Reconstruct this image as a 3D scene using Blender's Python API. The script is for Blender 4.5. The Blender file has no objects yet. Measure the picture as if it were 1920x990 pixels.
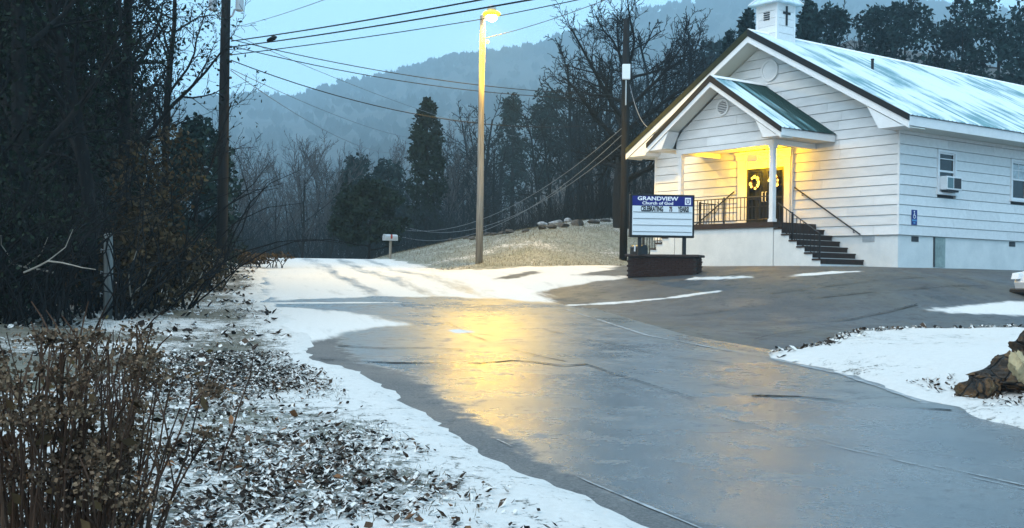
import bpy, math, random
import numpy as np
from mathutils import Vector, Matrix

# ------------------------------------------------------------------ camera, sky, sun, exposure
S = bpy.context.scene
COL = S.collection
EYE = 1.6
cam_d = bpy.data.cameras.new('camera'); cam = bpy.data.objects.new('camera', cam_d); COL.objects.link(cam)
cam_d.sensor_width = 36.0; cam_d.lens = 36.0*2100/1920; cam_d.clip_start = 0.05; cam_d.clip_end = 5000
_p, _r = 22/2100.0, 0.015
_fw = Vector((0, math.cos(_p), math.sin(_p))); _r0 = Vector((1, 0, 0)); _u0 = _r0.cross(_fw)
_R = _r0*math.cos(_r)+_u0*math.sin(_r); _U = _u0*math.cos(_r)-_r0*math.sin(_r)
cam.matrix_world = Matrix(((_R.x, _U.x, -_fw.x, 0), (_R.y, _U.y, -_fw.y, 0), (_R.z, _U.z, -_fw.z, EYE), (0, 0, 0, 1)))
S.camera = cam

SUN_EL, SUN_AZ = math.radians(9), math.radians(205)      # dusk: low light behind the camera, from the left
world = bpy.data.worlds.new('World'); S.world = world; world.use_nodes = True
wn = world.node_tree.nodes; wl = world.node_tree.links
bg = wn['Background']
sky = wn.new('ShaderNodeTexSky'); sky.sky_type = 'NISHITA'; sky.sun_disc = False
sky.sun_elevation = SUN_EL; sky.sun_rotation = SUN_AZ; sky.air_density = 1.2; sky.dust_density = 1.0; sky.ozone_density = 3.0
# thin even evening overcast over the clear sky
wtc = wn.new('ShaderNodeTexCoord'); wno = wn.new('ShaderNodeTexNoise'); wno.inputs['Scale'].default_value = 1.6; wno.inputs['Detail'].default_value = 4
wmp = wn.new('ShaderNodeMapping'); wmp.inputs['Scale'].default_value = (1, 1, 3.2); wl.new(wtc.outputs['Generated'], wmp.inputs['Vector']); wl.new(wmp.outputs['Vector'], wno.inputs['Vector'])
wcr = wn.new('ShaderNodeMix'); wcr.data_type = 'RGBA'; wcr.inputs['A'].default_value = (2.7, 5.2, 7.5, 1); wcr.inputs['B'].default_value = (3.4, 5.9, 8.0, 1); wl.new(wno.outputs['Fac'], wcr.inputs['Factor'])
wmx = wn.new('ShaderNodeMix'); wmx.data_type = 'RGBA'; wmx.inputs['Factor'].default_value = 0.86; wl.new(sky.outputs['Color'], wmx.inputs['A']); wl.new(wcr.outputs['Result'], wmx.inputs['B'])
wl.new(wmx.outputs['Result'], bg.inputs['Color']); bg.inputs['Strength'].default_value = 0.12
sun_d = bpy.data.lights.new('sun', 'SUN'); sun_d.energy = 1.5; sun_d.angle = math.radians(70); sun_d.color = (1.0, 0.93, 0.85)
sun = bpy.data.objects.new('sun', sun_d); COL.objects.link(sun)
_sd = Vector((-0.55, -0.55, 1.0)); sun.rotation_euler = _sd.to_track_quat('Z', 'Y').to_euler()
S.view_settings.view_transform = 'Standard'; S.view_settings.look = 'None'; S.view_settings.gamma = 1.0
S.view_settings.exposure = 1.32; S.view_settings.use_curve_mapping = False
cy = S.cycles
S.render.engine = 'CYCLES'
cy.use_denoising = True
try: cy.denoiser = 'OPENIMAGEDENOISE'
except Exception: pass
cy.max_bounces = 6; cy.diffuse_bounces = 3; cy.glossy_bounces = 3; cy.transmission_bounces = 4; cy.volume_bounces = 0; cy.transparent_max_bounces = 8
cy.sample_clamp_indirect = 6.0
rng = np.random.default_rng(7); random.seed(7)

PORCH_W, LAMP_W, HAZE_D = 220.0, 2500.0, 0.00075

# ------------------------------------------------------------------ helpers
def lnk(o, parent=None):
    COL.objects.link(o)
    if parent is not None: o.parent = parent
    return o
def tag(o, label=None, cat=None, group=None, kind=None):
    if label: o['label'] = label
    if cat: o['category'] = cat
    if group: o['group'] = group
    if kind: o['kind'] = kind
    return o
def empty(name, loc=(0, 0, 0), rz=0.0):
    o = bpy.data.objects.new(name, None); o.empty_display_size = 0.2; COL.objects.link(o)
    o.location = loc; o.rotation_euler = (0, 0, rz); return o
def mesh_np(name, V, Q=None, Tr=None, mat=None, parent=None, smooth=False, attrs=None):
    V = np.asarray(V, np.float32).reshape(-1, 3)
    Q = np.zeros((0, 4), np.int32) if Q is None or len(Q) == 0 else np.asarray(Q, np.int32).reshape(-1, 4)
    Tr = np.zeros((0, 3), np.int32) if Tr is None or len(Tr) == 0 else np.asarray(Tr, np.int32).reshape(-1, 3)
    me = bpy.data.meshes.new(name)
    me.vertices.add(len(V)); me.vertices.foreach_set('co', V.ravel())
    nl = Q.size+Tr.size
    me.loops.add(nl); me.loops.foreach_set('vertex_index', np.concatenate([Q.ravel(), Tr.ravel()]))
    me.polygons.add(len(Q)+len(Tr))
    st = np.concatenate([np.arange(len(Q))*4, Q.size+np.arange(len(Tr))*3]).astype(np.int32)
    me.polygons.foreach_set('loop_start', st)
    try: me.polygons.foreach_set('loop_total', np.concatenate([np.full(len(Q), 4), np.full(len(Tr), 3)]).astype(np.int32))
    except Exception: pass
    if smooth: me.polygons.foreach_set('use_smooth', np.ones(len(Q)+len(Tr), bool))
    if attrs:
        for k, a in attrs.items():
            at = me.attributes.new(k, 'FLOAT', 'POINT'); at.data.foreach_set('value', np.asarray(a, np.float32).ravel())
    me.update(calc_edges=True); me.validate()
    if mat is not None: me.materials.append(mat)
    o = bpy.data.objects.new(name, me); return lnk(o, parent)

class MB:
    """collects shapes into one mesh"""
    def __init__(s): s.v = []; s.f = []
    def add(s, V, F):
        n = len(s.v); s.v += [tuple(p) for p in V]; s.f += [tuple(i+n for i in f) for f in F]; return s
    def box(s, x0, x1, y0, y1, z0, z1):
        V = [(x0, y0, z0), (x1, y0, z0), (x1, y1, z0), (x0, y1, z0), (x0, y0, z1), (x1, y0, z1), (x1, y1, z1), (x0, y1, z1)]
        return s.add(V, [(0, 3, 2, 1), (4, 5, 6, 7), (0, 1, 5, 4), (1, 2, 6, 5), (2, 3, 7, 6), (3, 0, 4, 7)])
    def prism(s, poly, axis, t0, t1):
        """poly: 2-D outline; extruded along axis ('x': poly is (y,z); 'y': (x,z); 'z': (x,y))"""
        mk = {'x': lambda p, t: (t, p[0], p[1]), 'y': lambda p, t: (p[0], t, p[1]), 'z': lambda p, t: (p[0], p[1], t)}[axis]
        n = len(poly); V = [mk(p, t0) for p in poly]+[mk(p, t1) for p in poly]
        F = [tuple(range(n)), tuple(range(2*n-1, n-1, -1))]+[(i, i+n, (i+1) % n+n, (i+1) % n) for i in range(n)]
        return s.add(V, F)
    def tube(s, pts, rad, k=6, cap=True):
        V, F = tube(pts, rad, k); n = len(pts)
        if cap: F = F+[tuple(range(k-1, -1, -1)), tuple(range((n-1)*k, n*k))]
        return s.add(V, F)
    def lathe(s, prof, k=16, c=(0, 0, 0), ax='z'):
        V = []; F = []
        for r, z in prof:
            for i in range(k):
                a = 2*math.pi*i/k; p = (r*math.cos(a), r*math.sin(a), z)
                if ax == 'x': p = (p[2], p[0], p[1])
                if ax == 'y': p = (p[1], p[2], p[0])
                V.append((p[0]+c[0], p[1]+c[1], p[2]+c[2]))
        m = len(prof)
        for j in range(m-1):
            for i in range(k): F.append((j*k+i, j*k+(i+1) % k, (j+1)*k+(i+1) % k, (j+1)*k+i))
        F += [tuple(range(k-1, -1, -1)), tuple(range((m-1)*k, m*k))]
        return s.add(V, F)
    def build(s, name, mat=None, parent=None, smooth=False, bevel=0.0):
        import bmesh
        me = bpy.data.meshes.new(name); me.from_pydata(s.v, [], s.f)
        bm = bmesh.new(); bm.from_mesh(me); bmesh.ops.recalc_face_normals(bm, faces=bm.faces)
        if bevel > 0: bmesh.ops.bevel(bm, geom=list(bm.edges), offset=bevel, segments=1, affect='EDGES', clamp_overlap=True)
        bm.to_mesh(me); bm.free()
        if smooth: me.polygons.foreach_set('use_smooth', [True]*len(me.polygons))
        if mat is not None: me.materials.append(mat)
        return lnk(bpy.data.objects.new(name, me), parent)

def tube(pts, rad, k=6):
    """tube along a polyline: verts and quads"""
    P = [Vector(p) for p in pts]; n = len(P); V = []; F = []
    if not hasattr(rad, '__len__'): rad = [rad]*n
    ref = None
    for i in range(n):
        d = (P[min(i+1, n-1)]-P[max(i-1, 0)])
        d = d.normalized() if d.length > 1e-9 else Vector((0, 0, 1))
        if ref is None: ref = Vector((1, 0, 0)) if abs(d.x) < .8 else Vector((0, 1, 0))
        u = (ref-d*ref.dot(d))
        u = u.normalized() if u.length > 1e-6 else d.orthogonal().normalized()
        ref = u; w = d.cross(u)
        for j in range(k):
            a = 2*math.pi*j/k; V.append(tuple(P[i]+(u*math.cos(a)+w*math.sin(a))*rad[i]))
    for i in range(n-1):
        for j in range(k): F.append((i*k+j, i*k+(j+1) % k, (i+1)*k+(j+1) % k, (i+1)*k+j))
    return V, F

# ------------------------------------------------------------------ materials
MATS = {}
def mat(name, col, rough=0.7, spec=0.3, metal=0.0, var=0.0, vscale=6.0, bump=0.0, bscale=40.0, col2=None, coords='Object', emit=None, estr=0.0, stretch=None, island=0.0, transl=0.0):
    if name in MATS: return MATS[name]
    m = bpy.data.materials.new(name); m.use_nodes = True; nt = m.node_tree; N = nt.nodes; L = nt.links
    b = N['Principled BSDF']; b.inputs['Roughness'].default_value = rough; b.inputs['Metallic'].default_value = metal
    b.inputs['Specular IOR Level'].default_value = spec
    b.inputs['Base Color'].default_value = (*col, 1)
    tc = N.new('ShaderNodeTexCoord'); src = tc.outputs[coords]
    if stretch:
        mp = N.new('ShaderNodeMapping'); mp.inputs['Scale'].default_value = stretch; L.new(src, mp.inputs['Vector']); src = mp.outputs['Vector']
    if var > 0 or col2 is not None:
        nz = N.new('ShaderNodeTexNoise'); nz.inputs['Scale'].default_value = vscale; nz.inputs['Detail'].default_value = 5; nz.inputs['Roughness'].default_value = .65
        L.new(src, nz.inputs['Vector'])
        mx = N.new('ShaderNodeMix'); mx.data_type = 'RGBA'
        c2 = col2 if col2 is not None else tuple(c*(1-var) for c in col)
        c1 = col if col2 is not None else tuple(min(1, c*(1+var)) for c in col)
        mx.inputs['A'].default_value = (*c1, 1); mx.inputs['B'].default_value = (*c2, 1)
        rp = N.new('ShaderNodeMapRange'); rp.inputs['From Min'].default_value = .32; rp.inputs['From Max'].default_value = .68
        L.new(nz.outputs['Fac'], rp.inputs['Value']); L.new(rp.outputs['Result'], mx.inputs['Factor'])
        out = mx.outputs['Result']
        if island > 0:
            ge = N.new('ShaderNodeNewGeometry'); hv = N.new('ShaderNodeHueSaturation')
            r2 = N.new('ShaderNodeMapRange'); r2.inputs['To Min'].default_value = 1-island; r2.inputs['To Max'].default_value = 1+island
            L.new(ge.outputs['Random Per Island'], r2.inputs['Value']); L.new(r2.outputs['Result'], hv.inputs['Value']); L.new(out, hv.inputs['Color']); out = hv.outputs['Color']
        L.new(out, b.inputs['Base Color'])
    if bump > 0:
        n2 = N.new('ShaderNodeTexNoise'); n2.inputs['Scale'].default_value = bscale; n2.inputs['Detail'].default_value = 4; L.new(src, n2.inputs['Vector'])
        bp = N.new('ShaderNodeBump'); bp.inputs['Strength'].default_value = bump; bp.inputs['Distance'].default_value = .02
        L.new(n2.outputs['Fac'], bp.inputs['Height']); L.new(bp.outputs['Normal'], b.inputs['Normal'])
    if emit: b.inputs['Emission Color'].default_value = (*emit, 1); b.inputs['Emission Strength'].default_value = estr
    MATS[name] = m; return m

white_paint = mat('white_paint', (.76, .76, .75), .55, .3, var=.05, vscale=2.5, bump=.08, bscale=60)
siding_paint = mat('siding_paint', (.74, .74, .73), .5, .3, var=.07, vscale=1.5, bump=.06, bscale=90, stretch=(4, 1, 4))
def per_object(m, amt):
    N = m.node_tree.nodes; L = m.node_tree.links; b = N['Principled BSDF']; src = b.inputs['Base Color'].links[0].from_socket
    oi = N.new('ShaderNodeObjectInfo'); r = N.new('ShaderNodeMapRange'); r.inputs['To Min'].default_value = 1-amt; r.inputs['To Max'].default_value = 1+amt*.5
    hv = N.new('ShaderNodeHueSaturation'); L.new(oi.outputs['Random'], r.inputs['Value']); L.new(r.outputs['Result'], hv.inputs['Value']); L.new(src, hv.inputs['Color']); L.new(hv.outputs['Color'], b.inputs['Base Color'])
per_object(siding_paint, .09)
dark_backing = mat('dark_backing', (.05, .055, .06), .9)  # near-black so slits between boards show as painted shadow lines; also vents and fittings
masonry = mat('masonry', (.72, .73, .71), .75, .2, col2=(.60, .62, .61), vscale=1.6, bump=.25, bscale=30)
dark_brown = mat('dark_brown', (.038, .022, .016), .6, .3, var=.3, vscale=5)
black_iron = mat('black_iron', (.012, .012, .013), .45, .4)
black_trim = mat('black_trim', (.006, .007, .007), .5, .35)
olive_trim = mat('olive_trim', (.030, .033, .015), .8, .2, var=.3)  # olive tone with noise variation, on one main rake only
soffit_paint = mat('soffit_paint', (.62, .62, .56), .6)
glass_dark = mat('glass_dark', (.010, .012, .014), .06, .5)
sash_white = mat('sash_white', (.75, .76, .77), .45)
curtain = mat('curtain', (.45, .52, .55), .8, var=.3, vscale=5)
blue_sign = mat('blue_sign', (.008, .012, .16), .4)
blue_access = mat('blue_access', (.005, .03, .19), .4)
sign_face = mat('sign_face', (.72, .76, .78), .35)
black_letter = mat('black_letter', (.01, .01, .012), .5)
white_letter = mat('white_letter', (.85, .85, .85), .5)
brick_m = mat('brick_dark', (.040, .020, .015), .8, .2, var=.35, vscale=8, bump=.3, bscale=60)
mortar = mat('mortar', (.045, .038, .034), .9)
bark = mat('bark', (.024, .022, .020), .9, .1, col2=(.010, .010, .010), vscale=9, bump=.5, bscale=30, stretch=(1, 1, .25))
twig = mat('twig', (.016, .015, .014), .9, .1, col2=(.008, .008, .008), vscale=3)
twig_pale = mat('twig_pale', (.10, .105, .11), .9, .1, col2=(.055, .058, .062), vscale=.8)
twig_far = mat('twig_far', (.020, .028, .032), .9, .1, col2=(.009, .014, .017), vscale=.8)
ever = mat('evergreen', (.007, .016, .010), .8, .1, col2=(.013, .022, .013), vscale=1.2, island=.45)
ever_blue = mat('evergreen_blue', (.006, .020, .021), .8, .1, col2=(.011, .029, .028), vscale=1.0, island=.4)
ivy = mat('ivy', (.008, .016, .010), .7, .08, col2=(.014, .020, .011), vscale=1.5, island=.5)
dead_leaf = mat('dead_leaf', (.080, .050, .020), .8, .15, col2=(.024, .017, .009), vscale=3, island=.5)
pole_wood = mat('pole_wood', (.33, .30, .25), .85, .15, col2=(.15, .135, .115), vscale=5, bump=.4, bscale=25, stretch=(3, 3, .18))
pole_dark = mat('pole_dark', (.020, .019, .018), .85, .15, col2=(.008, .008, .008), vscale=5, bump=.4, bscale=25, stretch=(3, 3, .18))
post_wood = mat('post_wood', (.26, .28, .27), .9, .1, col2=(.08, .088, .085), vscale=6, bump=.5, bscale=25, stretch=(3, 3, .25))
grey_metal = mat('grey_metal', (.42, .45, .47), .5, .4, metal=.4, var=.12)
wire_m = mat('wire', (.010, .011, .013), .6, .2)
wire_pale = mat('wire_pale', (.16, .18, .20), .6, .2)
rock_m = mat('rock', (.10, .095, .09), .9, .1, col2=(.035, .035, .034), vscale=3, bump=.6, bscale=9)
rock_snowy = mat('rock_snowy', (.42, .44, .46), .9, .1, col2=(.06, .06, .06), vscale=2.2, bump=.5, bscale=9)
rock_brown0 = mat('rock_brown', (.17, .080, .024), .75, .2, col2=(.014, .012, .010), vscale=4.2, bump=1.0, bscale=12)
def boulder_material():
    m = bpy.data.materials.new('rock_brown'); m.use_nodes = True; N = m.node_tree.nodes; L = m.node_tree.links; b = N['Principled BSDF']; tc = N.new('ShaderNodeTexCoord')
    def nz(sc, d=8, rg=.75):
        n = N.new('ShaderNodeTexNoise'); n.inputs['Scale'].default_value = sc; n.inputs['Detail'].default_value = d; n.inputs['Roughness'].default_value = rg; L.new(tc.outputs['Object'], n.inputs['Vector']); return n.outputs['Fac']
    cr = N.new('ShaderNodeValToRGB'); L.new(nz(3.2), cr.inputs['Fac']); e = cr.color_ramp.elements
    e[0].position = .36; e[0].color = (.010, .008, .006, 1); e[1].position = .68; e[1].color = (.30, .19, .085, 1)
    for p, c in ((.46, (.035, .022, .012, 1)), (.54, (.13, .062, .018, 1)), (.60, (.055, .040, .016, 1))): k = e.new(p); k.color = c
    vo = N.new('ShaderNodeTexVoronoi'); vo.feature = 'DISTANCE_TO_EDGE'; vo.inputs['Scale'].default_value = 4.5; L.new(tc.outputs['Object'], vo.inputs['Vector'])
    r = N.new('ShaderNodeMapRange'); r.inputs['From Max'].default_value = .07; L.new(vo.outputs['Distance'], r.inputs['Value'])
    mx = N.new('ShaderNodeMix'); mx.data_type = 'RGBA'; mx.inputs['A'].default_value = (.008, .007, .006, 1); L.new(cr.outputs['Color'], mx.inputs['B']); L.new(r.outputs['Result'], mx.inputs['Factor']); L.new(mx.outputs['Result'], b.inputs['Base Color'])
    ad = N.new('ShaderNodeMath'); L.new(nz(9), ad.inputs[0]); L.new(r.outputs['Result'], ad.inputs[1]); bp = N.new('ShaderNodeBump'); bp.inputs['Strength'].default_value = 1; bp.inputs['Distance'].default_value = .06; L.new(ad.outputs[0], bp.inputs['Height']); L.new(bp.outputs['Normal'], b.inputs['Normal'])
    b.inputs['Roughness'].default_value = .8; return m
rock_brown = boulder_material()
sandstone = mat('sandstone', (.36, .29, .17), .8, .15, var=.2, vscale=4)
snow_m = mat('snow', (.86, .88, .92), .7, .2, var=.03, vscale=5, bump=.3, bscale=30)
litter_leaf = mat('litter_leaf', (.075, .046, .028), .8, .15, col2=(.016, .012, .010), vscale=2, island=.8)
dry_grass = mat('dry_grass', (.17, .14, .085), .9, .1, col2=(.09, .085, .05), vscale=2, island=.4)
stem_m = mat('dry_stem', (.095, .052, .032), .8, .15, col2=(.018, .011, .008), vscale=6, stretch=(1, 1, .2))
def snow_topped(m, lo, hi, keep):
    """snow lying on the upward faces of most pieces"""
    N = m.node_tree.nodes; L = m.node_tree.links; b = N['Principled BSDF']; src = b.inputs['Base Color'].links[0].from_socket
    g = N.new('ShaderNodeNewGeometry'); sp = N.new('ShaderNodeSeparateXYZ'); L.new(g.outputs['True Normal'], sp.inputs[0]); ab = N.new('ShaderNodeMath'); ab.operation = 'ABSOLUTE'; L.new(sp.outputs['Z'], ab.inputs[0])
    nz = N.new('ShaderNodeTexNoise'); nz.inputs['Scale'].default_value = 22; tc = N.new('ShaderNodeTexCoord'); L.new(tc.outputs['Object'], nz.inputs['Vector'])
    ad = N.new('ShaderNodeMath'); ad.operation = 'MULTIPLY_ADD'; L.new(nz.outputs['Fac'], ad.inputs[0]); ad.inputs[1].default_value = .7; L.new(ab.outputs[0], ad.inputs[2])
    r = N.new('ShaderNodeMapRange'); r.interpolation_type = 'SMOOTHSTEP'; r.inputs['From Min'].default_value = lo; r.inputs['From Max'].default_value = hi; L.new(ad.outputs[0], r.inputs['Value'])
    gt = N.new('ShaderNodeMath'); gt.operation = 'GREATER_THAN'; gt.inputs[1].default_value = keep; L.new(g.outputs['Random Per Island'], gt.inputs[0])
    mu = N.new('ShaderNodeMath'); mu.operation = 'MULTIPLY'; L.new(r.outputs['Result'], mu.inputs[0]); L.new(gt.outputs[0], mu.inputs[1])
    mx = N.new('ShaderNodeMix'); mx.data_type = 'RGBA'; mx.inputs['B'].default_value = (.60, .575, .54, 1); L.new(mu.outputs[0], mx.inputs['Factor']); L.new(src, mx.inputs['A']); L.new(mx.outputs['Result'], b.inputs['Base Color'])
snow_topped(litter_leaf, .90, 1.02, .30)
head_m = mat('dry_flower', (.21, .14, .085), .9, .1, col2=(.030, .020, .016), vscale=5, island=.6)
CH=np.array([11.61,33.69,2.04]); CA=math.radians(36)
def sstep(t):
    t=np.clip(t,0,1); return t*t*(3-2*t)
def Zr(y):
    y=np.asarray(y,float)
    a=.024*y+.00033*np.clip(y,0,None)**2
    y0=52.; z0=.024*y0+.00033*y0*y0; s0=.024+.00066*y0; t=y-y0; L=16.
    k=(s0+.07)/L
    b=z0+s0*np.clip(t,0,L)-.5*k*np.clip(t,0,L)**2-.07*np.clip(t-L,0,60)
    return np.where(y<y0,a,b)
def polysd(x,y,P):
    """signed distance to closed polygon, negative inside"""
    x=np.asarray(x,float); y=np.asarray(y,float); d=np.full(np.broadcast(x,y).shape,1e9); ins=np.zeros(d.shape,bool); n=len(P)
    for i in range(n):
        ax,ay=P[i]; bx,by=P[(i+1)%n]; ex,ey=bx-ax,by-ay
        t=np.clip(((x-ax)*ex+(y-ay)*ey)/(ex*ex+ey*ey+1e-12),0,1)
        d=np.minimum(d,np.hypot(x-ax-t*ex,y-ay-t*ey))
        c=((ay>y)!=(by>y))
        if abs(ey)>1e-12: ins^=c&(x<ax+(y-ay)*ex/ey)
    return np.where(ins,-d,d)
# grass bank, toe line first
BANK=[(-20,92),(-9.2,66),(-6.6,57),(-4.2,49),(-2.6,43.5),(-1.5,41.3),(-.2,41.2),(1.8,42),(3.6,43.2),(5,45.5),(9,51),(16,56),(26,64),(40,74),(90,110),(700,500),(700,900),(-200,900),(-60,250)]
def churchlocal(x,y):
    dx=x-CH[0]; dy=y-CH[1]; c,s=math.cos(CA),math.sin(CA)
    return dx*c+dy*s, -dx*s+dy*c      # b, a
def T(x,y):
    x=np.asarray(x,float); y=np.asarray(y,float)
    z=Zr(np.maximum(y,-40))
    sb=np.clip(-polysd(x,y,BANK),0,None)
    zb=np.where(sb<5,.24*sb-.008*sb*0,1.2+.13*(sb-5)); zb=np.where(sb>20,1.2+1.95+.33*(np.minimum(sb,150)-20),zb)
    zb=zb*sstep(sb/1.5+.2)*(1+.035*np.clip(x+1,0,12))
    z=z+zb
    b,a=churchlocal(x,y)
    db=np.maximum(np.maximum(-2.6-b,b-21),0); da=np.maximum(np.maximum(-.6-a,a-10.),0); d=np.hypot(db,da)
    w=1-sstep(d/10.)
    z=z*(1-w)+(CH[2]-.02)*w
    # left verge rises gently from the road towards the wood
    xl=-.2*y-1.2
    z=z+.05*np.clip(xl-x,0,14)*sstep((xl-x)/6)
    return z

# ------------------------------------------------------------------ ground, road, parking lot
ROAD_L = [(9.5, -12), (6.6, -5), (3.9, 0), (2.2, 3.4), (.82, 6.43), (.47, 7.22), (.02, 8.03), (-.59, 9.83), (-1.19, 11.61), (-1.73, 13.62), (-2.47, 14.56), (-2.96, 16.36), (-3.17, 17.75), (-4.7, 23.05), (-6.17, 28.06), (-7.2, 32.63), (-9.3, 42.2), (-11.78, 52.6), (-13.6, 60), (-20, 84)]
ROAD_R = [(14.5, -9), (10.5, -2), (7.6, 3), (5.6, 7), (4.66, 10.16), (4.44, 11.62), (4.31, 14.1), (3.72, 16.21), (2.42, 19.44), (1.26, 26.24), (.01, 30.84), (-1.76, 37.06), (-3.31, 43.45), (-5.33, 50.92), (-6.9, 57.5), (-13, 82)]
LOT = [(3.5, 15.9), (2.0, 19.44), (.8, 26.24), (-.4, 30.84), (-2.0, 37.06), (-2.2, 39.5), (-1.4, 41.0), (-.2, 41.0), (1.8, 41.8), (3.6, 43.0), (5.0, 45.2), (8, 49), (30, 62), (52, 40), (40, 27), (20, 24.2), (13, 23.2), (10.32, 22.54), (7.64, 21.64), (6.3, 20.61), (4.51, 17.47)]
ROAD = ROAD_L+ROAD_R[::-1]

_perm = np.random.default_rng(3).random((256, 256)).astype(np.float64)
def vnoise(x, y, s=1.0, o=0):
    x = np.asarray(x, float)/s+o*17.3+1000; y = np.asarray(y, float)/s+o*9.1+1000
    xi = np.floor(x).astype(int); yi = np.floor(y).astype(int); fx = x-xi; fy = y-yi
    fx = fx*fx*(3-2*fx); fy = fy*fy*(3-2*fy)
    g = lambda i, j: _perm[i % 256, j % 256]
    return (g(xi, yi)*(1-fx)+g(xi+1, yi)*fx)*(1-fy)+(g(xi, yi+1)*(1-fx)+g(xi+1, yi+1)*fx)*fy
def fbm(x, y, s=1.0, n=4, o=0):
    v = 0; a = .5; t = 0
    for k in range(n): v = v+a*vnoise(x, y, s/2**k, o+k); t += a; a *= .55
    return v/t
def paved_sd(x, y):
    return np.minimum(polysd(x, y, ROAD), polysd(x, y, LOT))
def edge_sd(x, y):
    return paved_sd(x, y)+(.16*(fbm(x, y, .9, 4, 2)-.5)+.09*(fbm(x, y, .22, 3, 4)-.5))*2*np.clip((y-2)/10, .5, 2.2)
def leafzone(x, y):
    return np.clip((fbm(x, y, 1.6, 4, 61)-.30)*3.2, .05, 1)*np.clip((edge_sd(x, y)-.25)/.8, 0, 1)
def ground_z(x, y):
    x = np.asarray(x, float); y = np.asarray(y, float)
    sd = edge_sd(x, y); r = np.hypot(x, y)
    z = T(x, y)+np.clip(sd*.22, -.12, .05)
    island = np.exp(-((x-7.5)**2/9+(y-14.5)**2/16))*.18
    z = z+np.where(sd > 0, island, 0)*np.clip(sd, 0, 1)
    z = z+np.clip(sd*3, 0, 1)*((fbm(x, y, .5, 4, 5)-.5)*.05+(fbm(x, y, 2.5, 3, 8)-.5)*.10+(fbm(x, y, 9, 3, 11)-.5)*.25*np.clip(sd/6, 0, 1))
    b, a = churchlocal(x, y)
    inside = (b > .3) & (b < 20) & (a > .3) & (a < 10.3)
    return np.where(inside, z-.25, z)
def gz1(x, y): return float(ground_z(np.array([x]), np.array([y]))[0])

# the ground, one sheet out to the hills
ang = np.concatenate([np.arange(-180, -40, 5.), np.arange(-40, 40, .30), np.arange(40, 180, 5.)])
rad = np.concatenate([[0.0], np.geomspace(.8, 820, 470)])
A, Rr = np.meshgrid(np.radians(ang), rad)
GX = Rr*np.sin(A); GY = Rr*np.cos(A)
GZ = ground_z(GX, GY)
sdp = edge_sd(GX, GY); bankd = -polysd(GX, GY, BANK)
ns = fbm(GX, GY, 1.6, 5, 21); nl = fbm(GX, GY, 5., 3, 27)
xl = -.2*GY-1.2
leftd = np.where(GX < xl, -paved_sd(GX, GY)*-1, 0)
snowc = np.full(GX.shape, .56)+(ns-.5)*.55
# verge by the road: cleaner snow on a strip along the asphalt, leaves and dead grass beyond
snowc = snowc-.14*leafzone(GX, GY)*(GX < 2)*(GY > 2); kk = np.clip(sdp/(.5+1.3*nl), 0, 1); snowc = .70*(1-kk)+snowc*kk
wood = np.clip((paved_sd(GX, GY)-5.0-1.0*(nl-.5)*4)/2.0, 0, 1)*(GX < 0)*(GY > 8)
snowc = snowc*(1-wood*.93)
bk = np.clip(bankd/.8, 0, 1)
snowc = np.where(bankd > 0, .40+(ns-.5)*.55+.18*np.clip(1-bankd/14, 0, 1)*0, snowc)
snowc = np.where(bankd > 16, .10, snowc)
snowc = np.where((bankd > 9) & (bankd < 14), .52, snowc)
isl = (polysd(GX, GY, [(3.5, 16.6), (7, 21.8), (10.4, 22.6), (22, 24.6), (30, 15), (14, -6), (7.7, 3), (4.6, 10.2), (4.3, 14.1)]) < .3)
snowc = np.where(isl, .70+(ns-.5)*.35, snowc)
far = np.clip((np.hypot(GX, GY)-90)/60, 0, 1); snowc = snowc*(1-far)+.06*far
grassc = np.where(bankd > 0, np.clip(1-(bankd-14)/4, 0, 1), np.clip(.55+.8*(nl-.5), 0, 1)*(1-wood))
nr, na = GX.shape
idx = np.arange(nr*na).reshape(nr, na)
nxt = np.roll(idx, -1, axis=1)
Qd = np.stack([idx[:-1], nxt[:-1], nxt[1:], idx[1:]], -1).reshape(-1, 4)[:, ::-1]

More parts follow.
